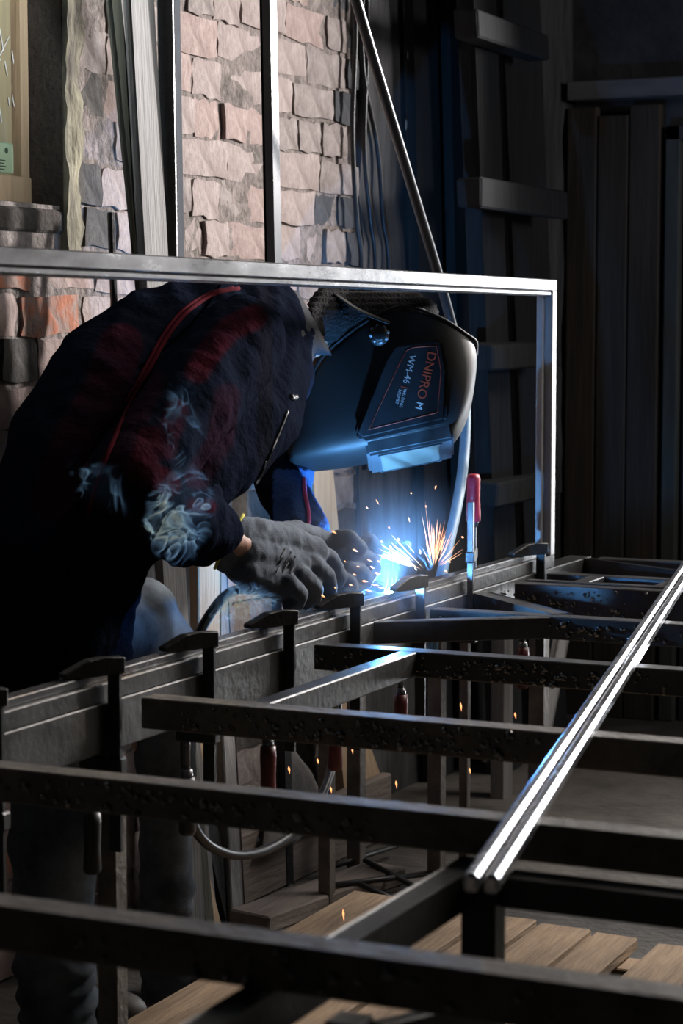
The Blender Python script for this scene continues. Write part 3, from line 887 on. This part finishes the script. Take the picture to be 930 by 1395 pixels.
# gloves: palm, four bent fingers and a thumb each
def hand(name, palm, fingers, thumb, cuff, mt, knit):
    bm = bmesh.new()
    for c in palm: limb(bm, [J(*q) for q in c])
    for c in fingers + [thumb]: limb(bm, [J(*q) for q in c], 10)
    loft(bm, cuff, 16)
    g = link(name, fuse(bm, 0.0042, 3, lambda p, n: 0.0035 * noise.noise(p * 30) + 0.0012 * noise.noise(p * 75)), mt, pp)
    return g
gr = hand('glove',
          [[(335, 730, -1.838, .036), (385, 736, -1.822, .036), (425, 752, -1.806, .033)], [(330, 770, -1.838, .038), (380, 790, -1.822, .040), (415, 792, -1.81, .036)],
           [(330, 750, -1.838, .04), (400, 765, -1.816, .04)]],
          [[(424, 745, -1.80, .019), (452, 762, -1.79, .0165), (464, 786, -1.795, .015), (452, 804, -1.81, .0135)],
           [(420, 764, -1.79, .019), (446, 783, -1.78, .0165), (450, 806, -1.787, .015), (436, 815, -1.805, .0135)],
           [(408, 780, -1.785, .018), (430, 800, -1.777, .016), (430, 816, -1.785, .0145), (416, 822, -1.80, .013)],
           [(392, 792, -1.788, .017), (410, 810, -1.78, .015), (406, 822, -1.79, .0135), (392, 824, -1.805, .012)]],
          [(365, 728, -1.845, .024), (405, 722, -1.86, .02), (440, 732, -1.865, .017), (470, 748, -1.86, .0145)],
          [sec(312, 738, -1.842, 40, -62, .045), sec(330, 745, -1.839, 47, -64, .048), sec(350, 752, -1.834, 50, -64, .045)], M['glove'], 1)
o = tube(bmesh.new(), [onX(312, 738, -1.842) + (sec(312, 738, -1.842, 41, -62, .046)[1] * cos(t) + sec(312, 738, -1.842, 41, -62, .046)[2] * sin(t)) for t in [2 * pi * k / 20 for k in range(21)]], 0.0032, 6)
obj('cuff_hem', o, M['cuff_yellow'], gr, True)
gt = BVHTree.FromPolygons([v.co for v in gr.data.vertices], [p.vertices[:] for p in gr.data.polygons])
bm = bmesh.new()
for (x, y, l) in ((388, 748, 12), (396, 752, 16), (402, 758, 14), (384, 760, 10), (392, 766, 14), (400, 772, 10), (380, 772, 8)):
    r = ray(x, y).normalized(); h0 = gt.ray_cast(CAM, r)[0]
    r2 = ray(x - l * 0.5, y + l * 0.9).normalized(); h1 = gt.ray_cast(CAM, r2)[0]
    if h0 and h1: tube(bm, [h0 - r * 0.0008, (h0 + h1) / 2 - r * 0.0015, h1 - r2 * 0.0008], 0.0022, 5)
obj('glove_print', bm, M['glove_print'], gr)
gl = hand('glove',
          [[(434, 752, -1.935, .034), (462, 764, -1.855, .038), (484, 764, -1.825, .034)], [(440, 772, -1.921, .032), (470, 785, -1.835, .034)], [(478, 805, -1.845, .026), (452, 812, -1.875, .029), (425, 808, -1.91, .032)]],
          [[(484, 748, -1.820, .018), (502, 736, -1.805, .0165), (514, 752, -1.795, .015), (508, 774, -1.790, .0135)],
           [(482, 762, -1.810, .018), (503, 760, -1.795, .0165), (511, 776, -1.785, .015), (500, 790, -1.785, .0135)],
           [(476, 776, -1.805, .0175), (494, 780, -1.790, .016), (498, 794, -1.785, .0145), (486, 802, -1.790, .013)],
           [(466, 788, -1.805, .0165), (480, 796, -1.793, .015), (480, 806, -1.790, .0135), (470, 810, -1.795, .012)]],
          [(450, 745, -1.889, .022), (462, 734, -1.840, .019), (476, 732, -1.810, .0165), (492, 746, -1.795, .0145)],
          [sec(424, 736, -1.965, 34, 40, .04), sec(444, 752, -1.914, 36, 40, .04)], M['glove'], 1)

# knitted cap
bm = bmesh.new()
def secd(x, y, d, hw, ang, b):
    a = radians(ang)
    return (D(x, y, d), (RT * cos(a) - UP * sin(a)) * hw * d / F, FW * b)
loft(bm, [secd(424, 446, 4.56, 34, 80, .07), secd(440, 434, 4.62, 44, 84, .088), secd(475, 432, 4.68, 48, 90, .1), secd(520, 434, 4.70, 48, 92, .1), secd(560, 434, 4.70, 38, 98, .085), secd(588, 434, 4.70, 22, 104, .05), secd(596, 440, 4.70, 10, 104, .02)], 28)
link('knit_cap', fuse(bm, 0.007, 5, lambda p, n: 0.002 * sin(p.z * 500)), M['cap'], pp)

# welding hood (worn): its own axes h crown, v face, w the welder's right
LV = [(-.218, .088, .06, .052), (-.205, .092, .04, .064), (-.165, .096, -.025, .088), (-.115, .1, -.096, .1), (-.05, .1, -.137, .106), (.01, .1, -.162, .108),
      (.065, .1, -.173, .108), (.10, .1, -.16, .106), (.124, .098, -.147, .104), (.15, .07, -.13, .098), (.172, .035, -.112, .088), (.19, -.01, -.098, .074), (.207, -.065, -.088, .05)]
bm = bmesh.new()
rings = []
for h, vf, vb, w in LV:
    L = vf - vb
    k = min(0.045, L * .4)
    tp = lambda v: w * (1.03 - 0.95 * (v - vb))
    half = [(tp(vb), vb), (tp(vb + (vf - k - vb) * .5), vb + (vf - k - vb) * .5), (tp(vf - k), vf - k), (tp(vf) * .94, vf - k * .35), (tp(vf) * .72, vf - k * .06), (tp(vf) * .36, vf)]
    pts = half + [(0, vf + .002)] + [(-a, b) for a, b in half[::-1]]
    rings.append([bm.verts.new(HP(h, b, a)) for a, b in pts])
for a, b in zip(rings, rings[1:]):
    for k in range(len(a) - 1): bm.faces.new((a[k], a[k + 1], b[k + 1], b[k]))
bm.faces.new(rings[0]); bm.faces.new(rings[-1][::-1])
hd = obj('welding_hood', bm, M['hood'], pp, True)
md = hd.modifiers.new('sol', 'SOLIDIFY'); md.thickness = 0.0035; md.offset = -1
md = hd.modifiers.new('sub', 'SUBSURF'); md.levels = md.render_levels = 2
# rolled rim along the open back edge and over the crown
rim = [HP(h, vb, w) for h, vf, vb, w in LV] + [HP(.209, -.086, 0)] + [HP(h, vb, -w) for h, vf, vb, w in LV[::-1]]
obj('rim', tube(bmesh.new(), catmull(rim, 5), 0.0042, 8), M['hood'], hd, True)
# raised side panel with printed label
def plate(poly, w0, w1, bev=0.003):
    bm = bmesh.new()
    a = [bm.verts.new(HP(h, v, wside(v) + w0)) for h, v in poly]
    b = [bm.verts.new(HP(h, v, wside(v) + w1)) for h, v in poly]
    n = len(poly)
    bm.faces.new(a[::-1]); bm.faces.new(b)
    for k in range(n): bm.faces.new((a[k], a[(k + 1) % n], b[(k + 1) % n], b[k]))
    if bev: bmesh.ops.bevel(bm, geom=list(bm.edges), offset=bev, segments=2, affect='EDGES')
    return bm
PANEL = [(.04, -.093), (.136, -.086), (.136, -.02), (.112, .08), (-.062, .086), (-.076, .07), (.012, -.066)]
obj('side_panel', plate(PANEL, -.02, 0.006, .008), M['hood_panel'], hd)
LB = [(.06, -.074), (.075, -.078), (.122, -.072), (.121, -.02), (.098, .06), (-.045, .068), (.042, -.052), (.06, -.074)]
bm = bmesh.new()
tube(bm, [HP(h, v, wside(v) + .0062) for h, v in LB], 0.0006, 4)
obj('label_border', bm, M['txt_red'], hd)
def text(name, body, h0, v0, size, mt, w=.0063, dirn=(-.42, .907), sx=1.0):
    cu = bpy.data.curves.new('t', 'FONT')
    cu.body = body
    cu.size = 1.0
    cu.extrude = 0.01
    o = bpy.data.objects.new('t', cu)
    COL.objects.link(o)
    dg = bpy.context.evaluated_depsgraph_get()
    me = bpy.data.meshes.new_from_object(o.evaluated_get(dg))
    bpy.data.objects.remove(o)
    for v in me.vertices:
        hh_ = h0 + dirn[0] * v.co.x * size * sx + dirn[1] * v.co.y * size
        vv_ = v0 + dirn[1] * v.co.x * size * sx - dirn[0] * v.co.y * size
        v.co = HP(hh_, vv_, wside(vv_) + w + v.co.z * 0.02)
    me.materials.clear()
    return link(name, me, mt, hd)
text('lettering', 'DNIPRO', .104, -.066, .026, M['txt_red'], sx=1.02)
text('lettering', 'M', .062, .030, .02, M['txt_white'])
text('lettering', 'WM-46', .066, -.066, .019, M['txt_white'], sx=1.0)
text('lettering', '|', .040, -.006, .018, M['txt_red'])
text('lettering', 'WELDING', .0405, .0, .0085, M['txt_white'])
text('lettering', 'HELMET', .0305, -.001, .0085, M['txt_white'])
# window frame and screen on the face
def hbox(h0, h1, v0, v1, w0, w1, bev=0.003):
    bm = bmesh.new()
    vs = [bm.verts.new(HP(h, v, w)) for h in (h0, h1) for v in (v0, v1) for w in (w0, w1)]
    for f in ((0, 1, 3, 2), (4, 6, 7, 5), (0, 2, 6, 4), (1, 5, 7, 3), (0, 4, 5, 1), (2, 3, 7, 6)): bm.faces.new([vs[k] for k in f])
    if bev: bmesh.ops.bevel(bm, geom=list(bm.edges), offset=bev, segments=2, affect='EDGES')
    return bm
wf = obj('window_frame', hbox(-.058, .122, .06, .115, -.074, .074, .006), M['hood_frame'], hd)
obj('window_screen', hbox(-.03, .09, .11, .1175, -.06, .06, .001), M['glass_screen'], wf)
bm = bmesh.new()
for a, b in (((-.034, -.064), (.094, -.064)), ((-.034, .064), (.094, .064)), ((-.034, -.064), (-.034, .064)), ((.094, -.064), (.094, .064))):
    bar(bm, HP(a[0], .1165, a[1]), HP(b[0], .1165, b[1]), 0.004, 0.004, ev, 0)
obj('screen_bezel', bm, M['hood_frame'], wf)
# knob of the headband, with grips
kc = (.013, -.117)
bm = tube(bmesh.new(), [HP(*kc, w) for w in (.1, .122, .1225, .134, .136)], [.021, .021, .0175, .0165, .014], 20)
kn = obj('knob', bm, M['hood'], hd, True)
bm = bmesh.new()
for k in range(8):
    a = 2 * pi * k / 8
    ball(bm, HP(kc[0] + .0175 * cos(a), kc[1] + .0175 * sin(a), .128), 0.0045, 1)
obj('knob_grip', bm, mat('pale_knob_grip', (0.25, 0.3, 0.34), None, 0.4), kn, True)
# headband: strap over the cap and slotted size adjuster
pts = [D(452, 398, 4.585), D(466, 408, 4.575), D(484, 420, 4.57), D(505, 430, 4.57), D(530, 440, 4.565)]
hb = obj('headband', tube(bmesh.new(), catmull(pts, 6), 0.011, 8, flat=0.3), M['hood'], pp, True)
bm = bmesh.new()
pts2 = catmull([D(566, 420, 4.62), D(578, 423, 4.615), D(588, 431, 4.615), D(594, 441, 4.62)], 5)
tube(bm, pts2, 0.011, 8, flat=0.25)
ad = obj('size_adjuster', bm, M['grey_plastic'], hb, True)
bm = bmesh.new()
for (x, y) in ((570, 419), (577, 425), (582, 424), (586, 430), (589, 437), (580, 430)):
    ball(bm, D(x, y, 4.607), 0.003, 1)
obj('slot', bm, M['hood'], ad)

# ------------------------------------------------------------------ torch, its cable, and the hanging hose
to = thing('welding_torch', 'welding torch in the gloved hands with its black cable looping under the table', 'torch', J(440, 790, -1.83))
obj('torch_handle', tube(bmesh.new(), [J(330, 800, -1.87), J(380, 800, -1.845), J(445, 796, -1.82)], 0.014, 12), M['black_grip'], to, True)
na = V((-.85, -.45, .28)).normalized()
obj('torch_neck', tube(bmesh.new(), catmull([J(445, 796, -1.82), J(462, 790, -1.845), ARC + na * .13 + V((0, -.03, .012)), ARC + na * .07], 6), 0.008, 10), M['clamp_black'], to, True)
obj('nozzle', tube(bmesh.new(), [ARC + na * .085, ARC + na * .07, ARC + na * .014, ARC + na * .0105], [0.008, 0.0115, 0.0105, 0.009], 14), M['zinc_dull'], to, True)
cp = [J(336, 800, -1.87), J(312, 808, -1.875), J(292, 828, -1.88), J(272, 862, -1.885), J(262, 900, -1.89), J(252, 1000, -1.9), J(254, 1080, -1.9), J(262, 1122, -1.9), J(285, 1152, -1.9), J(322, 1165, -1.89), J(362, 1158, -1.88), J(400, 1135, -1.87), J(425, 1108, -1.86), J(440, 1080, -1.86), J(452, 1040, -1.87), J(460, 960, -1.9), J(462, 920, -1.92)]
rad = 0.0095
obj('torch_cable', tube(bmesh.new(), catmull(cp, 8), rad, 12), M['cable'], to, True)

hp = [J(462, -90, -2.02), J(485, 0, -2.02), J(522, 125, -2.02), J(560, 252, -2.02), J(594, 365, -2.02), J(614, 438, -2.015), J(628, 500, -2.0), J(634, 560, -1.97), J(631, 630, -1.94), J(622, 690, -1.91), J(610, 745, -1.89), J(600, 790, -1.88), J(592, 840, -1.88), J(588, 900, -1.9)]
hh = thing('hanging_hose', 'thick rubber hose hanging slantwise from above and curving behind the hood to the weld', 'hose', hp[6])
hc_ = catmull(hp, 8)
obj('upper_hose', tube(bmesh.new(), hc_[:50], 0.0125, 14), M['hose_blue'], hh, True)
obj('lower_hose_lit', tube(bmesh.new(), hc_[48:], 0.0132, 14), M['hose_arc_lit'], hh, True)  # same hose, made paler and bluer in place of arc light

# arc itself
tag(obj('welding_arc', ball(bmesh.new(), ARC, 0.005, 2), M['arc'], None, True), 'white hot welding arc on the frame beside a clamp jaw', 'arc')

# ------------------------------------------------------------------ sparks
def spark(p, q, w, mt, group, label):
    bm = bmesh.new()
    mid = p.lerp(q, 0.35)
    d = (q - p).normalized()
    x = d.cross(V((0, 0, 1)) if abs(d.z) < 0.9 else V((1, 0, 0))).normalized() * w
    y = d.cross(x)
    a, b = bm.verts.new(p), bm.verts.new(q)
    r = [bm.verts.new(mid + v) for v in (x, y, -x, -y)]
    for k in range(4):
        bm.faces.new((a, r[k], r[(k + 1) % 4])); bm.faces.new((b, r[(k + 1) % 4], r[k]))
    tag(obj('spark', bm, mt), label, 'spark', group)
G1, L1 = 'sparks flying from the weld', 'orange spark streaking up around the weld spot'
G2, L2 = 'sparks falling under the table', 'orange spark falling through the dark space below the table top'
for (x, y, l) in ((628, 963, 13), (702, 975, 9), (480, 1022, 11), (433, 1037, 8), (394, 1049, 11), (540, 1069, 12), (640, 1050, 9), (451, 1076, 9), (567, 1137, 9), (468, 1247, 18), (484, 1126, 4)):
    X = -1.80 if y < 1200 else -1.7
    spark(onX(x - 1, y - l / 2, X), onX(x + 0.5, y + l / 2, X), 0.0026, M['spark'], G2, L2)
o0 = (590, 776)
for k in range(48):                                                  # fan to the upper right
    a = radians(R.gauss(84, 24))
    l0, l1 = R.uniform(4, 34), R.uniform(34, 76) * (1.45 if R.random() < 0.1 else 0.95)
    X = RX - 0.012 - R.uniform(0, 0.05)
    spark(onX(o0[0] + l0 * cos(a), o0[1] - l0 * sin(a), X), onX(o0[0] + l1 * cos(a) * 0.9, o0[1] - l1 * sin(a), X + R.uniform(-.02, .02)), R.uniform(.0005, .0010), M['spark'], G1, L1)
for k in range(16):                                                  # shallow fan to the upper left
    a = radians(R.gauss(152, 9))
    l0, l1 = R.uniform(8, 30), R.uniform(45, 92)
    X = RX - 0.02 - R.uniform(0, 0.03)
    spark(onX(582 + l0 * cos(a), 780 - l0 * sin(a), X), onX(582 + l1 * cos(a), 780 - l1 * sin(a), X), R.uniform(.0006, .001), M['spark'], G1, L1)
spots = [(514, 684, 9, 60), (500, 692, 4, 30), (557, 708, 8, 75), (530, 719, 4, 60), (455, 725, 8, 30), (484, 750, 9, 25), (504, 764, 10, 25), (507, 773, 7, 30), (514, 781, 8, 10), (516, 765, 5, 30), (497, 792, 9, 8),
         (487, 803, 4, 20), (483, 783, 6, 15), (488, 772, 5, 10), (511, 797, 12, 8), (520, 801, 11, 10), (440, 812, 7, 30), (457, 801, 4, 30), (593, 664, 6, 105), (604, 734, 9, 115), (598, 727, 6, 120), (630, 732, 4, 20), (560, 672, 3, 50), (572, 752, 7, 80),
         (543, 735, 5, 50), (566, 775, 6, 60), (580, 690, 4, 80), (607, 778, 6, 35), (612, 765, 5, 40), (532, 745, 5, 40), (520, 738, 4, 20), (478, 797, 6, 12), (503, 805, 9, 12), (526, 808, 8, 12), (545, 758, 5, 40), (470, 765, 4, 40)]
for (x, y, l, a) in spots:
    a = radians(a)
    X = RX - 0.0 - R.uniform(-0.02, 0.03)
    p, q = onX(x - l / 2 * cos(a), y - l / 2 * sin(a), X), onX(x + l / 2 * cos(a), y + l / 2 * sin(a), X)
    spark(p, q, R.uniform(.0014, .0022), M['spark'], G1, L1)

# ------------------------------------------------------------------ smoke
def wisp(name, paths, X, mt, label, rad=0.006, spread=10, n=5, wob=0.02, seed=1, parent=None):
    rr = random.Random(seed)
    bm = bmesh.new()
    for pts in paths:
        for s in range(n):
            off = [V((rr.uniform(-spread, spread), rr.uniform(-spread, spread), 0)) for _ in pts]
            P = [onX(x + o.x, y + o.y, X + rr.uniform(-wob, wob)) for (x, y), o in zip(pts, off)]
            C = catmull(P, 10)
            ph = rr.uniform(0, 6)
            tube(bm, C, [rad * (0.35 + 0.65 * abs(sin(ph + k * 0.16))) * min(1, 0.1 + k / 6, 0.1 + (len(C) - 1 - k) / 6) for k in range(len(C))], 10, True, rr.uniform(0.3, 0.8))
    o = obj(name, bm, mt, parent, True)
    return tag(o, label, 'smoke', None, 'stuff')
def swirl(cx, cy, r, turns=1.6, a0=0, sq=0.8, n=16, grow=0.25):
    return [(cx + r * (grow + (1 - grow) * k / n) * cos(a0 + 2 * pi * turns * k / n), cy + sq * r * (grow + (1 - grow) * k / n) * sin(a0 + 2 * pi * turns * k / n)) for k in range(n + 1)]
def smoke_volume(name, dens, scale, seed, w=0.05, base=0.04, f0=0.42, f1=0.66):
    mt = bpy.data.materials.new(name)
    mt.use_nodes = True
    nt = mt.node_tree
    N, L = nt.nodes, nt.links
    N.remove(N['Principled BSDF'])
    def node(t, **k):
        n = N.new(t)
        for a, b in k.items(): setattr(n, a, b)
        return n
    def mth(op, a, b=None):
        n = node('ShaderNodeMath', operation=op)
        for q, v in enumerate((a, b)):
            if v is None: continue
            if isinstance(v, (int, float)): n.inputs[q].default_value = v
            else: L.new(v, n.inputs[q])
        return n.outputs[0]
    tc = node('ShaderNodeTexCoord')
    mp = node('ShaderNodeMapping')
    mp.inputs['Location'].default_value = (-1, -1, -1)
    mp.inputs['Scale'].default_value = (2, 2, 2)
    L.new(tc.outputs['Generated'], mp.inputs[0])
    ln = node('ShaderNodeVectorMath', operation='LENGTH')
    L.new(mp.outputs[0], ln.inputs[0])
    env = node('ShaderNodeMapRange', interpolation_type='SMOOTHSTEP')
    env.inputs[1].default_value, env.inputs[2].default_value = 1.0, 0.35
    def nz(sc, off, dist, det):
        m = node('ShaderNodeMapping')
        m.inputs['Location'].default_value = (off, off * 1.7, off * 0.3)
        L.new(tc.outputs['Object'], m.inputs[0])
        n = node('ShaderNodeTexNoise')
        n.inputs['Scale'].default_value, n.inputs['Detail'].default_value, n.inputs['Distortion'].default_value = sc, det, dist
        L.new(m.outputs[0], n.inputs['Vector'])
        return n.outputs[0]
    wob = nz(11, seed + 2, 0.5, 1.0)
    L.new(mth('ADD', ln.outputs['Value'], mth('MULTIPLY', mth('SUBTRACT', wob, 0.42), 1.5)), env.inputs[0])
    a = nz(scale, seed, 2.2, 1.0)
    rd = mth('MAXIMUM', mth('SUBTRACT', 1.0, mth('DIVIDE', mth('ABSOLUTE', mth('SUBTRACT', a, 0.5)), w)), 0.0)
    rd = mth('MULTIPLY', rd, rd)
    b = nz(scale * 0.8, seed + 5, 1.0, 1.0)
    fade = node('ShaderNodeMapRange')
    fade.inputs[1].default_value, fade.inputs[2].default_value = f0, f1
    L.new(b, fade.inputs[0])
    d = mth('MULTIPLY', mth('MULTIPLY', mth('ADD', mth('MULTIPLY', rd, fade.outputs[0]), base), env.outputs[0]), dens)
    vs = node('ShaderNodeVolumeScatter')
    vs.inputs['Color'].default_value = (0.3, 0.6, 1.0, 1)  # bluish smoke, tint deepened to stand in for arc light
    L.new(d, vs.inputs['Density'])
    L.new(vs.outputs[0], N['Material Output'].inputs['Volume'])
    mt.cycles.volume_step_rate = 0.08
    return mt
SM1 = smoke_volume('smoke_dense', 300, 19, 11.7, 0.045, 0.004, 0.34, 0.56)
SM3 = smoke_volume('smoke_ring', 260, 24, 21.3, 0.045, 0.004, 0.34, 0.56)
SM2 = smoke_volume('smoke_sparse', 75, 13, 8.1, 0.035, 0.003)
def plume(x, y, rx, ry, rot, mt, label, dep=0.022, X=-1.67):
    c = onX(x, y, X)
    k = (c - CAM).dot(FW) / F
    bm = bmesh.new()
    ball(bm, (0, 0, 0), 1.0, 3, (rx * k, ry * k, dep))
    o = obj('smoke_plume', bm, mt, None, True)
    a = radians(rot)
    m = Matrix((RT * cos(a) + UP * sin(a), UP * cos(a) - RT * sin(a), -FW)).transposed().to_4x4()
    m.translation = c
    o.matrix_world = m
    return tag(o, label, 'smoke', None, 'stuff')
plume(242, 695, 58, 95, -8, SM1, 'curling blue smoke plume before the welder\'s near sleeve')
plume(252, 585, 34, 95, 6, SM2, 'thin column of smoke rising from the plume up the dark jacket')
plume(140, 665, 62, 40, -30, SM2, 'faint smoke strands over the welder\'s elbow')
plume(328, 824, 60, 40, 0, SM3, 'blue smoke wisp hanging just above the rail below the near glove')
wisp('smoke_plume', [[(588, 776), (582, 758), (568, 748), (550, 752), (545, 760)], [(584, 778), (574, 760), (556, 756), (540, 768)], [(590, 772), (580, 750), (560, 740), (552, 745)], [(526, 760), (532, 748), (537, 760), (543, 748), (548, 752)], [(560, 750), (556, 738), (546, 742)]],
     RX - 0.02, M['smoke'], 'bright white smoke curls right over the glowing weld', 0.0016, 2, 5, 0.006, 12)
bm = bmesh.new()
hc = V((-1.73, 3.88, 0.85))
ball(bm, hc, 1.0, 3, (0.24, 0.34, 0.2))
hz = obj('welding_haze', bm, None, None, True)
tag(hz, 'blue lit haze hanging around the gloves and weld spot', 'haze', None, 'stuff')
mt = bpy.data.materials.new('haze')
mt.use_nodes = True
nt = mt.node_tree
nt.nodes.remove(nt.nodes['Principled BSDF'])
vs = nt.nodes.new('ShaderNodeVolumeScatter')
vs.inputs['Color'].default_value = (0.9, 0.93, 1, 1)
tc = nt.nodes.new('ShaderNodeTexCoord')
mp = nt.nodes.new('ShaderNodeMapping')
mp.inputs['Location'].default_value = (-hc.x / 0.24, -hc.y / 0.34, -hc.z / 0.2)
mp.inputs['Scale'].default_value = (1 / 0.24, 1 / 0.34, 1 / 0.2)
gd = nt.nodes.new('ShaderNodeTexGradient')
gd.gradient_type = 'QUADRATIC_SPHERE'
nz = nt.nodes.new('ShaderNodeTexNoise')
nz.inputs['Scale'].default_value = 14
mu = nt.nodes.new('ShaderNodeMath'); mu.operation = 'MULTIPLY'
m3 = nt.nodes.new('ShaderNodeMath'); m3.operation = 'MULTIPLY'; m3.inputs[1].default_value = 1.5
nt.links.new(tc.outputs['Object'], mp.inputs[0]); nt.links.new(mp.outputs[0], gd.inputs[0]); nt.links.new(tc.outputs['Object'], nz.inputs['Vector'])
nt.links.new(gd.outputs[1], mu.inputs[0]); nt.links.new(nz.outputs[0], mu.inputs[1]); nt.links.new(mu.outputs[0], m3.inputs[0]); nt.links.new(m3.outputs[0], vs.inputs['Density'])
nt.links.new(vs.outputs[0], nt.nodes['Material Output'].inputs['Volume'])
hz.data.materials.append(mt)

# ------------------------------------------------------------------ pallets and timber on the floor
def pallet(label, xs, y0, y1, zt=0.1):
    t = thing('pallet', label, 'pallet', (xs[0][0], y0, 0), 'pallets under the table')
    for a, b in xs:
        e = R.uniform(-0.03, 0.03)
        bm = B((a, y0, zt - 0.022), (b, y1 + e, zt + R.uniform(-0.002, 0.002)), 0.003, 0.002)
        obj('deck_board', bm, M['wood_pallet'], t)
    for yy in (y0 + 0.05, (y0 + y1) / 2, y1 - 0.12):
        obj('stringer', B((xs[0][0], yy - 0.04, 0.022), (xs[-1][1], yy + 0.04, zt - 0.024), 0.003), M['wood_pallet'], t)
        obj('bottom_board', B((xs[0][0], yy - 0.045, 0.001), (xs[-1][1], yy + 0.045, 0.021), 0.003), M['wood_pallet'], t)
pallet('dusty wooden pallet nearest the welder\'s feet under the table rail', [(-1.895, -1.79), (-1.778, -1.68), (-1.668, -1.565), (-1.55, -1.46)], 2.98, 4.06)
pallet('dusty wooden pallet with gaps between its boards under the low tube stand', [(-1.448, -1.337), (-1.322, -1.232), (-1.19, -1.07), (-1.04, -0.93), (-0.90, -0.80)], 2.98, 4.03)
tag(obj('loose_plank', BAR((-2.235, 4.12, 0.085), (-2.2, 4.95, 0.085), 0.03, 0.165, V((0, 0, 1)), 0.004), M['plank_floor']), 'broad grey plank standing on edge along the foot of the brick wall', 'plank')
tag(obj('loose_plank', BAR((-2.12, 4.03, 0.02), (-2.02, 4.55, 0.02), 0.11, 0.04, V((0, 0, 1)), 0.004), M['plank_floor']), 'short dull plank lying flat before the broad plank on edge', 'plank')
plank('leaning_board', 'dark grey board leaning by the welder\'s calf', 'board', (266, 283), (262, 282), 1010, 1240, -2.2, M['wood_grey'], 0.025, top=0.9, xtop=-2.33)
plank('leaning_board', 'thin pale pine strip leaning beside the welder\'s calf', 'board', (277, 283), (285, 298), 1110, 1240, -2.18, M['wood_pale'], 0.02, top=0.85, xtop=-2.33)
plank('leaning_board', 'black edged board right of the pale pine strip', 'board', (288, 303), (300, 318), 1110, 1240, -2.2, M['wood_dark'], 0.025, top=0.9, xtop=-2.33)
plank('leaning_board', 'pale board slanting the other way by the grey cloth', 'board', (328, 344), (312, 326), 1010, 1240, -2.19, M['wood_grey'], 0.025, top=0.75, xtop=-2.3)
plank('leaning_board', 'brown board leaning on the bricks under the middle crossbar', 'board', (500, 516), (512, 528), 1030, 1090, -2.26, M['wood_pale'], 0.02, top=0.62, xtop=-2.36)
plank('leaning_board', 'pale wall board glimpsed between the welder\'s thigh and the gloves', 'board', (262, 292), (262, 292), 760, 860, -2.28, M['wood_pale'], 0.03, top=1.05)
plank('leaning_board', 'short tan board standing upright just behind the left sleeve', 'board', (420, 446), (428, 452), 650, 720, -2.3, M['wood_pale'], 0.03, top=1.12)
bm = bmesh.new()                                                       # grey cloth heap over a stick
bmesh.ops.create_grid(bm, x_segments=16, y_segments=16, size=0.5)
A, Bq, Cq, Dq = onX(352, 990, -2.28), onX(372, 985, -2.28), onX(460, 1120, -2.2), onX(352, 1165, -2.2)
for v in bm.verts:
    s, t = v.co.x + .5, v.co.y + .5
    p = A.lerp(Bq, s).lerp(Dq.lerp(Cq, s), t)
    v.co = p + V((0.03 * noise.noise(p * 11) + 0.01, 0, 0.008 * noise.noise(p * 17)))
o = obj('grey_cloth', bm, M['tarp'], None, True)
o.modifiers.new('s', 'SOLIDIFY').thickness = 0.004
tag(o, 'grey dusty cloth hung on the boards below the brick wall', 'cloth')
tr = thing('trestle', 'dark steel trestle with crossed rods standing on the floor below the weld', 'trestle', (-2.0, 4.5, 0))
for (x, y, w) in ((485, 1195, 0.035), (445, 1240, 0.03), (594, 1205, 0.034), (632, 1182, 0.022)):
    p = onz(x, y, 0.0)
    obj('leg', B((p.x - w / 2, p.y - w / 2, 0), (p.x + w / 2, p.y + w / 2, 0.6), 0.002), M['steel_rust'], tr)
for (a, b) in (((497, 1172), (577, 1214)), ((452, 1206), (585, 1190)), ((490, 1204), (540, 1228)), ((455, 1180), (540, 1152))):
    obj('cross_rod', tube(bmesh.new(), [onz(*a, 0.05), onz(*b, 0.03)], 0.007, 8), M['steel_dark'], tr, True)
obj('top_bar', BAR(onz(485, 1195, 0) + V((0, -0.05, .615)), onz(632, 1182, 0) + V((0, .05, .615)), 0.03, 0.03), M['steel_rust'], tr)
tag(obj('grey_post', B(tuple(onX(677, 980, -2.1) + V((-.02, 0, -.62))) , tuple(onX(690, 880, -2.1) + V((.02, .0, 0.05))), 0.002), M['wood_grey']), 'pale upright post in the dark behind the far crossbars', 'post')
plank('leaning_stick', 'thin brown stick slanting in the dark under the far crossbars', 'stick', (758, 770), (722, 734), 870, 1060, -1.9, M['wood_grey'], 0.015, top=0.66, bot=0.0)
